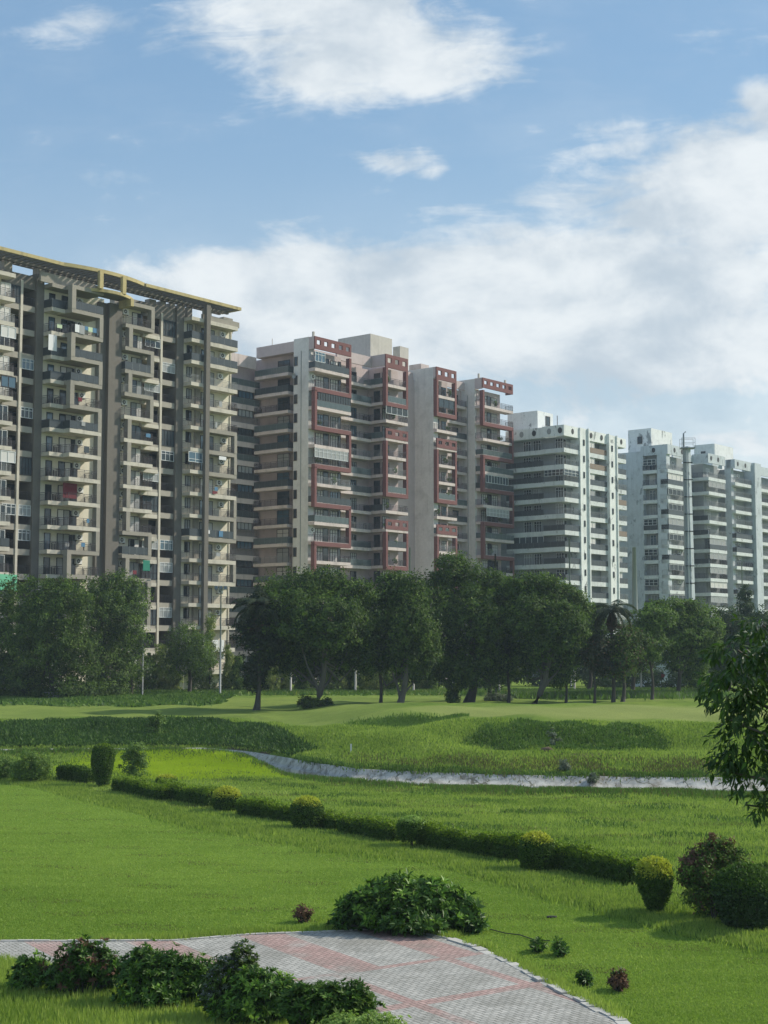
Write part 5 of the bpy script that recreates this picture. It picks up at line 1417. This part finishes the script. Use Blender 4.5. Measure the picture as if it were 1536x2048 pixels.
bush('loose_bush', 'pale sunlit bush at the far left behind the tall grass', ground(62, 1566), [(0,0,1.0,.95,.8,.8),(-.6,0,.7,.7,.6,.6),(.7,0,.7,.6,.6,.55)], 9000, .12, ('leaf_light','leaf_hedge_top'), clump=.3)
bush('loose_bush', 'small pale bush cut off by the left picture edge', ground(4, 1560), [(0,0,.7,.6,.6,.6)], 5000, .12, ('leaf_light',), clump=.3)
bush('sapling', 'feathery light green sapling behind the dark topiary column', ground(268, 1560), [(0,0,1.6,.55,.5,.5),(-.3,0,1.0,.5,.5,.6),(.4,0,1.1,.5,.5,.4),(0,0,.4,.5,.5,.4)], 3600, .14, ('leaf_light',), clump=.3)
bush('sapling', 'wispy sapling on the left canal bank', gY(312, 113), [(0,0,1.0,.9,.6,.8)], 1400, .18, ('leaf_light',), clump=.3)
bush('white_leaved_weed', 'white leaved weed growing out of the concrete lining', ground(1188, 1566), [(0,0,.35,.32,.3,.35)], 700, .13, ('leaf_grey',), clump=.15)
bush('white_leaved_weed', 'pale weed on the brown bank above the concrete', ground(1128, 1545), [(0,0,.4,.35,.3,.4)], 700, .13, ('leaf_grey',), clump=.15)
bush('white_leaved_weed', 'pale weed in front of the dark hollow face', ground(1108, 1496), [(0,0,.6,.45,.3,.65)], 800, .13, ('leaf_grey',), clump=.15)

# ---- near shrubs with rosettes of leaves
def rosette_shrub(name, label, base, shape, nr, leaf, mats, per=9, asp=.30, cat='shrub', group=None, upb=.5, flowers=0, new=.15):
    e = empty(name, base); bl = np.array(shape, float)
    area = bl[:,3]*bl[:,5]; bi = rng.choice(len(bl), nr, p=area/area.sum()); d = sph(nr); d[:,2] = np.abs(d[:,2])*1.2-.25; d = nrm(d)
    c = bl[bi][:,:3]+d*bl[bi][:,3:6]*(rng.uniform(.6,1.08,nr)+(rng.random(nr) < .14)*rng.uniform(.1,.4,nr))[:,None]; c[:,2] = np.maximum(c[:,2], .04)
    ax = nrm(d+np.array([0,0,upb])+sph(nr)*.25)
    n = nr*per; ci = np.repeat(np.arange(nr), per)
    sd_ = nrm(np.cross(ax[ci], sph(n))); dv = nrm(sd_*rng.uniform(.55,1.0,n)[:,None]+ax[ci]*rng.uniform(.25,.85,n)[:,None])
    nor = nrm(ax[ci]*1.0+dv*-.4+sph(n)*.15)
    tone = np.clip(rng.normal(.4,.2,nr)[ci]+rng.normal(0,.1,n), 0, 1)
    mi = (rng.random(nr) < new)[ci].astype(int)
    link('foliage', leaves_mesh('foliage', c[ci], dv, nor, leaf*rng.uniform(.7,1.2,n), leaf*asp, list(mats), tone, mi, True), e)
    m = MB()
    for k in range(min(nr, 26)): 
        q = c[k*nr//26 if nr > 26 else k]; m.tube([(q[0]*.3, q[1]*.3, -.05), (q[0]*.75, q[1]*.75, q[2]*.6), tuple(q)], [.02,.015,.006], 'bark', 5)
    m.build('stem', e, True)
    # shaded inner foliage
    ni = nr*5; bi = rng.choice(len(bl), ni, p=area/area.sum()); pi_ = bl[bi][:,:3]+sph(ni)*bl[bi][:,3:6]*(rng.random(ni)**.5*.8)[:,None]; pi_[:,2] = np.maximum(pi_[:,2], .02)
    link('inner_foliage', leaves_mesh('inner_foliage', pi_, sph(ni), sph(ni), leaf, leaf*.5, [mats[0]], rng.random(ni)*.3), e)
    e.children[-1]['kind'] = 'stuff'
    if flowers:
        q = rng.integers(0, nr, flowers); pf = c[q]+ax[q]*leaf*.5+sph(flowers)*.03
        link('flowers', leaves_mesh('flowers', pf, sph(flowers), ax[q]+sph(flowers)*.5, .035, .03, ['petal']), e)['kind'] = 'stuff'
    tag(e, label, cat, group); return e
def shp(base_px, base_py, lst):
    b = ground(base_px, base_py); s_ = b[1]/2960
    return b, [((px-base_px)*s_, dy, max(.05,(base_py-py)*s_), rx*s_, max(rx*s_*.7,.3), ry*s_) for (px, py, rx, ry, dy) in lst]
b, s_ = shp(820, 1862, [(730,1825,55,40,0),(790,1808,75,45,.2),(860,1812,70,45,.1),(915,1830,45,35,0),(945,1850,28,20,-.2),(690,1845,25,20,0),(820,1840,90,25,-.4)])
rosette_shrub('glossy_shrub', 'wide glossy green shrub on the lawn edge above the paving', b, s_, 900, .24, ('leaf_shrub','leaf_shrub_new'), new=.22)
GN = 'leafy shrubs in a row in front of the paving'
b, s_ = shp(60, 1985, [(60,1950,32,35,0),(45,1965,22,25,0)])
rosette_shrub('border_shrub', 'small loose shrub at the left start of the border', b, s_, 210, .155, ('leaf_shrub','leaf_shrub_new'), group=GN, new=.12)
b, s_ = shp(165, 1992, [(165,1935,55,50,0),(130,1960,45,35,0),(210,1950,40,40,0)])
rosette_shrub('border_shrub', 'loose shrub with reddish brown tips second from left', b, s_, 480, .155, ('leaf_shrub','leaf_red'), group=GN, new=.22)
b, s_ = shp(330, 2010, [(290,1950,55,48,0),(350,1960,60,48,0),(400,1970,35,42,0),(310,1985,70,30,-.3)])
rosette_shrub('border_shrub', 'dense dark green shrub third from left in the border', b, s_, 900, .155, ('leaf_shrub','leaf_shrub_new'), group=GN, new=.12)
b, s_ = shp(468, 2040, [(450,1970,42,52,0),(485,1950,30,58,.1),(440,2005,40,35,-.1)])
rosette_shrub('flowering_shrub', 'grey green upright shrub with pale violet flowers', b, s_, 620, .11, ('leaf_mid','leaf_grey'), per=10, group=GN, upb=1.2, flowers=420, new=.4)
b, s_ = shp(530, 2052, [(520,1990,60,42,0),(490,2020,60,30,-.2),(560,2010,40,38,0)])
rosette_shrub('border_shrub', 'bright leaved shrub right of the violet flowers', b, s_, 680, .155, ('leaf_shrub','leaf_shrub_new'), group=GN, new=.3)
b, s_ = shp(650, 2085, [(610,2020,50,45,0),(660,2015,60,42,0),(710,2020,38,45,0)])
rosette_shrub('border_shrub', 'last border shrub on the right with upright dark sprigs', b, s_, 700, .15, ('leaf_shrub','leaf_mid'), group=GN, upb=1.0, new=.3)
b, s_ = shp(728, 2110, [(690,2068,60,35,0),(760,2066,60,34,0)])
rosette_shrub('lime_shrub', 'pale lime green shrub cut off by the bottom edge', b, s_, 900, .07, ('leaf_lime','leaf_lime'), per=10, new=0)
for (px, py, r_, lb, mt) in ((606,1845,20,'spindly dark red seedling left of the wide glossy shrub',('leaf_red','leaf_red')),(1075,1905,16,'small dark seedling with a few leaves near the kerb bend',('leaf_shrub','leaf_shrub_new')),(1120,1912,18,'low creeping seedling right of the kerb bend',('leaf_shrub','leaf_shrub_new')),(1168,1970,16,'tiny dark green clump on the right lawn',('leaf_shrub','leaf_glossy')),(1238,1982,24,'brownish red withered clump on the right lawn',('leaf_red','leaf_glossy'))):
    b, s_ = shp(px, py, [(px, py-r_*.7, r_*.75, r_*.9, 0)])
    rosette_shrub('seedling', lb, b, s_, 40, .13, mt, per=7)

# ---- glossy tree close on the right, trunk outside the frame
YN = 12.5
base = (5.6, 13.2, 0.0)
e = empty('glossy_tree', base); m = MB()
def nb(px, py, dy=0): x, y, z = at(px, py, YN+dy); return (x-base[0], y-base[1], z-base[2])
fork = (0.0,0,5.6)
m.tube([(0,0,-.3),(.05,0,1.6),(-.05,.05,3.6),fork], [.19,.15,.13,.11], 'bark_pale', 9)
tips = [(1475,1300,0),(1430,1360,.3),(1460,1440,-.2),(1440,1540,0),(1490,1610,.2),(1525,1250,.4),(1530,1500,-.4),(1600,1300,0),(1600,1450,.5),(1580,1600,-.3),(1500,1380,.5),(1650,1200,0)]
ends = []
for t_ in tips:
    q = nb(*t_); s0 = Vector(fork); e0 = Vector(q); mid = s0.lerp(e0, .5)+Vector((0,0,.35)); m.tube([s0, mid, e0], [.05,.03,.008], 'bark_pale', 6); ends.append(q)
m.build('trunk', e, True)
DYN = -28
bl = [(1520,1300,45,48,.1),(1465,1335,32,38,0),(1490,1400,60,50,.2),(1455,1400,32,32,-.1),(1530,1450,60,60,0),(1480,1490,40,48,0),(1505,1560,45,45,.1),(1545,1620,38,36,0),(1462,1545,22,22,0),(1600,1350,90,90,.4),(1620,1500,100,120,.4),(1680,1330,110,110,.6),(1760,1480,120,110,.6),(1800,1330,120,120,.3),(1700,1560,90,80,.2)]
pos = []; dv = []
for (px, py, rx, ry, dy) in bl:
    c = np.array(nb(px, py+DYN, dy)); s_ = YN/2960; R_ = np.array([rx*s_, rx*s_*1.3, ry*s_]); ntw = int(.010*rx*ry)+6
    for k in range(ntw):
        d = sph(1)[0]; tip = c+d*R_*rng.uniform(.5,1.0); ax = nrm(np.array([d[0]*.8-.15, d[1]*.8, -.55+d[2]*.35])+rng.normal(size=3)*.2)
        nl = rng.integers(7,12)
        for q in range(nl):
            p_ = tip+ax*(q/nl)*.20; sd_ = nrm(np.cross(ax, rng.normal(size=3)))
            pos.append(p_); dv.append(sd_*.75+ax*.55+np.array([0,0,-.35]))
pos = np.array(pos); dv = np.array(dv); n = len(pos)
nor = nrm(np.array([0,0,1.])+sph(n)*.55)
print('near leaves', n)
link('crown', leaves_mesh('crown', pos, dv, nor, .098*rng.uniform(.7,1.25,n), .031, ['leaf_glossy','leaf_shrub'], None, (rng.random(n) < .08).astype(int), True), e)
tag(e, 'glossy dark leaved tree reaching in from the right picture edge', 'tree')

# clumps of coarse weeds in the meadow and rough
reg = (-30, 30, 44, 100, lambda x, y: ((y > Yb(x)+2.5) & (y < Yc(x)-7))*(hn(x, y, .55, 4.0) > .72)*1.0, False)
grass('meadow_weeds', 'darker coarse weed patches in the meadow', scatter(15000, reg), .22, .06, ['weed','weed_dark'], .9)
reg = (-30, 30, 44, 100, lambda x, y: ((y > Yb(x)+2.0) & (y < Yc(x)-7))*(hn(x*.5, y*1.6, .6, 1.0) > .78)*1.0, False)
grass('dry_grass', 'straw coloured dry patches in the meadow', scatter(22000, reg), .16, .03, ['weed_dry','blade_meadow'], .9)
# potted plants on the pink block
pm = [crown_mesh('potted_plant', [(0,0,.75,.38,.38,.45)], 260, .22, ['leaf_mid'], clump=.2), crown_mesh('potted_plant', [(0,0,.55,.6,.3,.3)], 320, .2, ['leaf_dark','leaf_mid'], clump=.2)]
used = set(); ordn = ['top','second','third','fourth','fifth','sixth','seventh','eighth','ninth','tenth','eleventh','twelfth']
BAYS = [('balcony left of the first stack', uA+.6, 7.5, 'leftmost red framed stack'), ('', uBq+.5, 4.5, 'second red framed stack from the left'), ('', uCq+.6, 4.5, 'narrow red framed stack'), ('', uDq+.6, 8, 'rightmost red framed stack')]
for k in range(400):
    if len(used) >= 32: break
    bi = random.randrange(4); kk = random.randint(1, 11)
    if (bi, kk) in used: continue
    used.add((bi, kk)); c = BAYS[bi]; pi_ = random.randrange(2)
    lb = '%s plant on the %s floor balcony, %s' % (['upright potted','low spreading'][pi_], ordn[kk-1], c[3])
    on_blk('potted_plant', pm[pi_], c[1]+random.random()*c[2], WA-.5, zl[kk]+.1, lb, 'plant', 'potted plants on the pink block')

reg = (-.30*90, .34*90, 36, 90, lambda x, y: ((y < Yb(x)-.5) & ~inpath(x, y))*((hn(x*.7, y*1.3, .9, 2.2) > .80) | (rng.random(len(x)) < .03))*1.0, True)
grass('dry_lawn_grass', 'thin yellowed blades in worn spots of the lawn', scatter(16000, reg), .06, .024, ['weed_dry','blade_lawn'], .9)
# ================================================================ small things
def pole(name, label, px, Y, top_py, r0, r1, mat, cat, extra=None, group=None, base_py=None):
    b = gY(px, Y); zt = at(px, top_py, Y)[2]-b[2]
    e = empty(name, b); m = MB(); m.tube([(0,0,-.2),(0,0,zt*.5),(0,0,zt)], [r0,(r0+r1)/2,r1], mat, 8); m.build('pole', e, True)
    if extra: extra(e, zt)
    tag(e, label, cat, group); return e
def flood(e, zt):
    m = MB(); m.tube([(-.7,0,zt-.1),(.7,0,zt-.1)], .04, 'pole_grey', 6); m.build('crossarm', e)
    for x in (-.55,.0,.55):
        MB().box(x-.2,x+.2,-.3,-.05,zt-.05,zt+.35,'pole_grey').box(x-.16,x+.16,-.32,-.301,zt,zt+.3,'glass_blue').build('floodlight', e)
GP = 'tall thin lamp poles along the course boundary'
pole('floodlight_mast', 'tall grey floodlight mast in front of the beige tower', 441, 172, 1178, .13, .07, 'pole_grey', 'light pole', flood)
def lamp(e, zt): m = MB(); m.tube([(0,0,zt-.05),(.5,-.3,zt+.25)], .03, 'pole_grey', 6); m.build('lamp_arm', e); MB().box(.4,.85,-.5,-.25,zt+.2,zt+.32,'pole_grey').build('lamp_head', e)
pole('lamp_pole', 'tall grey lamp pole at the right end of the dark tree belt', 286, 170, 1165, .11, .06, 'pole_grey', 'light pole', lamp)
for px, lb, tp in ((582,'pale post in the gap left of the big spreading tree',1290),(711,'pale post right of the big spreading tree',1290),(827,'whitish post right of the double trunk tree',1320),(998,'pale post seen between the thick trunk and the slim palm',1335),(1148,'thin pale post seen right of the ridged trunk',1270),(1281,'pale post behind the flat topped tree',1330)):
    pole('boundary_post', lb, px, 182, tp, .13, .12, 'pale_concrete', 'post', group='concrete posts along the course boundary')
# flue stack in front of the long block
Ys_ = 268; bx, by, bz = gY(1384, Ys_); zt = at(1383, 893, Ys_)[2]
e = empty('flue_stack', (bx, by, bz)); H_ = zt-bz
m = MB(); m.tube([(0,0,-1),(0,0,H_*.5),(-.12,0,H_)], [.82,.68,.52], 'white_worn', 4); m.build('shaft', e)
m = MB(); m.tube([(-.95,-.2,-1),(-.95,-.2,H_*.5),(-.9,-.2,H_+1.0),(-.88,-.2,H_+2.4),(-.5,-.2,H_+2.75)], [.26,.24,.2,.14,.14], 'pole_grey', 8); m.build('pipe', e, True)
m = MB(); m.tube([(-.45,-.75,4),(-.45,-.72,H_*.98)], .07, 'white_metal', 6); m.build('drain_pipe', e)
m = MB(); m.box(-1.5,1.1,-1.0,.8,H_-.45,-.25+H_,'pole_grey')
for x in (-1.45,1.05): m.box(x,x+.06,-1,-.94,H_-.25,H_+1.5,'pole_grey'); m.box(x,x+.06,.74,.8,H_-.25,H_+1.5,'pole_grey')
for z in (.6,1.5): m.box(-1.39,1.05,-.99,-.95,H_+z-.06,H_+z,'pole_grey'); m.box(-1.39,1.05,.75,.79,H_+z-.06,H_+z,'pole_grey')
m.build('platform', e)
for k in range(9): MB().box(-1.1,.55,-.78,-.66,H_-3.2-k*3.2,H_-3.0-k*3.2,'fan_dark').build('bracket', e)
tag(e, 'tall concrete flue stack with pipes and a caged top in front of the long block', 'chimney')
pole('mast', 'tapering dark grey mast against the windowless grey wall', 1271, 262, 1095, .75, .32, 'pole_grey', 'mast')
pole('mast', 'slim lamp mast above the cone shaped conifer', 1487, 215, 1125, .12, .08, 'pole_grey', 'light pole', lamp)
pole('mast', 'short dark mast rising above the tallest dark tree beside the red frames', 992, 175, 1108, .12, .1, 'pole_dark', 'mast')
pole('mast', 'thin dark mast on the corner line of the white tower', 1141, 190, 1078, .12, .1, 'pole_grey', 'mast')
pole('mast', 'slim pale pole between the pink block and its tall grey fin', 820, 190, 1095, .11, .09, 'pole_grey', 'mast')
# flagstick on the green
b = gY(1321, 175)
e = empty('flagstick', b); m = MB(); m.tube([(0,0,-.1),(0,0,2.3)], .03, 'pole_dark', 6); m.build('stick', e); MB().box(0,.42,-.01,.01,1.9,2.3,'cloth_red').build('flag', e)
tag(e, 'thin flagstick on the far putting green', 'flagstick')
# boundary fence
m = MB(); e = empty('boundary_fence', gY(300, 190))
ex, ey, ez = e.location
def fence_run(pts):
    k = 0
    for (a, b_) in zip(pts[:-1], pts[1:]):
        A = Vector(gY(*a)); Bv = Vector(gY(*b_)); L = (Bv-A).length; n = int(L/2.4)
        for q in range(n):
            p_ = A.lerp(Bv, q/n)-Vector((ex,ey,ez)); k += 1
            MB().box(p_.x-.06,p_.x+.06,p_.y-.06,p_.y+.06,p_.z-.2,p_.z+2.1,'pale_concrete').build('post', e)
        d = (Bv-A)/L; nn = Vector((-d.y,d.x,0))*.012
        for z in (.5,1.1,1.7,2.0):
            a_, b2 = A-Vector((ex,ey,ez)), Bv-Vector((ex,ey,ez)); m.prism([((a_-nn).x,(a_-nn).y),((b2-nn).x,(b2-nn).y),((b2+nn).x,(b2+nn).y),((a_+nn).x,(a_+nn).y)], a_.z+z, a_.z+z+.03, 'rail_grey')
fence_run([(290,192),(560,192),(1020,192)])
m.build('wire', e)
tag(e, 'post and wire boundary fence behind the creeper clad trees', 'fence')
# low outbuilding behind the right hand trees
b = gY(1318, 212); e = empty('outbuilding', b)
MB().box(-3.5,3.5,0,5,-.3,3.6,'white_worn').build('wall', e); MB().box(-3.8,3.8,-.4,5.4,3.605,3.95,'white_worn').build('roof', e); MB().box(-1,.6,-.05,0,1.0,2.2,'glass_dark').build('window', e)
tag(e, 'low pale outbuilding glimpsed under the light green trees', 'outbuilding')
# small hut roof under the left trees
b = gY(108, 158); e = empty('small_shelter', b)
MB().prism([(-.5,0),(.6,-.1),(.6,.6),(-.5,.6)], 0, 1.0, 'pole_grey').build('wall', e); MB().box(-.9,1.2,-.5,.9,1.02,1.08,'rail_grey').build('roof', e)
tag(e, 'tiny grey shelter half hidden under the left trees', 'shelter')
# drain cover
b = gY(289, 160); e = MB().box(-1,1,-.5,.5,0,.25,'pale_concrete').build('drain_cover', None, loc=b); tag(e, 'pale concrete slab lying by the left lamp pole', 'drain cover')
# upright pale marker on the bank
b = ground(702, 1505); e = MB().prism([(-.05,-.02),(.05,-.02),(.05,.02),(-.05,.02)], -.1, .55, 'white_metal').build('marker_stake', None, loc=b); tag(e, 'single white marker stake on the grassy bank', 'stake')
# garden hose on the lawn
pts = [ground(x, y) for x, y in ((980,1862),(1010,1870),(1040,1874),(1070,1884),(1100,1886))]
pts = [(x, y, .05) for x, y, z in pts]; m = MB(); m.tube(pts, .014, 'pole_dark', 6); tag(m.build('hose', None, True), 'dark hose lying in the grass above the kerb bend', 'hose')
b = ground(1103, 1836); tag(MB().prism([(-.15,-.05),(.1,-.08),(.16,.03),(0,.08),(-.12,.05)], 0, .05, 'pole_dark').build('stray_clod', None, loc=b), 'small dark clod lying alone on the mown lawn', 'clod')
b = ground(1093, 1503); m = MB(); m.tube([(-.5,0,-.1),(-.25,0,.08),(.1,0,.12),(.4,0,.02),(.55,0,-.1)], [.06,.15,.18,.13,.05], 'brown_earth', 8); tag(m.build('earth_heap', None, True, loc=b), 'small brown earth heap below the dark hollow', 'heap')
# laundry and cloth on balconies of the beige block
def cloth(px, py, w_, pieces, label, name='laundry', blk=B, ww=None):
    ww = ww if ww is not None else WB2+.05; u_ = uof(px, ww, py); z_ = zof(px, py, u_, ww)
    x, y = uw(u_, ww); o = MB(); xx = 0
    for wd, h_, mt in pieces:
        o.box(xx, xx+wd, -.04, .0, -h_, 0, mt); xx += wd+.04
    ob = o.build(name, None, loc=(x, y, z_)); ob.rotation_euler = (0,0,TH); tag(ob, label, 'laundry')
cloth(150, 648, 1, [(.7,1.0,'cloth_white'),(.8,1.1,'curtain_grey'),(.5,.5,'cloth_blue'),(.7,.6,'cloth_pale'),(.6,.6,'cloth_blue'),(.3,.9,'panel_dark')], 'washing in white, blue and pale green over an upper balcony rail')
cloth(97, 668, 1, [(1.3,2.0,'cloth_white')], 'torn white sheet screening a narrow upper balcony', 'sheet', ww=WF+.05)
cloth(126, 965, 1, [(2.2,1.9,'cloth_red')], 'dark red blanket hung inside a mid height balcony', 'blanket', ww=WF+.05)
cloth(286, 1120, 1, [(1.2,1.4,'cloth_teal')], 'green cloth hung in a lower balcony by the wide fin', 'cloth', ww=WF+.05)
cloth(425, 982, 1, [(.6,.4,'cloth_red'),(.3,.3,'cloth_red')], 'small red cloth on the rail of an end balcony', 'cloth', ww=WF+.06)
cloth(425, 1280, 1, [(.5,1.6,'cloth_white'),(.5,1.6,'cloth_white'),(.6,1.6,'curtain'),(.5,1.6,'cloth_white')], 'long white sheets hung from the lowest visible end balcony', 'laundry', ww=WF+.06)
cloth(-2, 1148, 1, [(2.6,1.9,'cloth_green')], 'bright mint green screen at the left edge above the trees', 'screen', ww=WF+.05)
cloth(438, 912, 1, [(1.4,.5,'cloth_white')], 'small white striped awning over an end balcony', 'awning', ww=WF+.2)

# ---------------------------------------------------------------- air
m = bpy.data.materials.new('haze'); m.use_nodes = True; m.node_tree.nodes.clear(); MATS['haze'] = m
v = node(m.node_tree, 'ShaderNodeVolumePrincipled'); o = node(m.node_tree, 'ShaderNodeOutputMaterial')
v.inputs['Color'].default_value = (0.72, 0.86, 0.97, 1); v.inputs['Density'].default_value = 0.00024; v.inputs['Anisotropy'].default_value = 0.0
m.node_tree.links.new(v.outputs[0], o.inputs['Volume'])
tag(MB().box(-910, 1110, -70, 3510, -3.0, 62.0, 'haze').build('haze'), 'pale even haze in the air over the whole view', 'haze', kind='stuff')
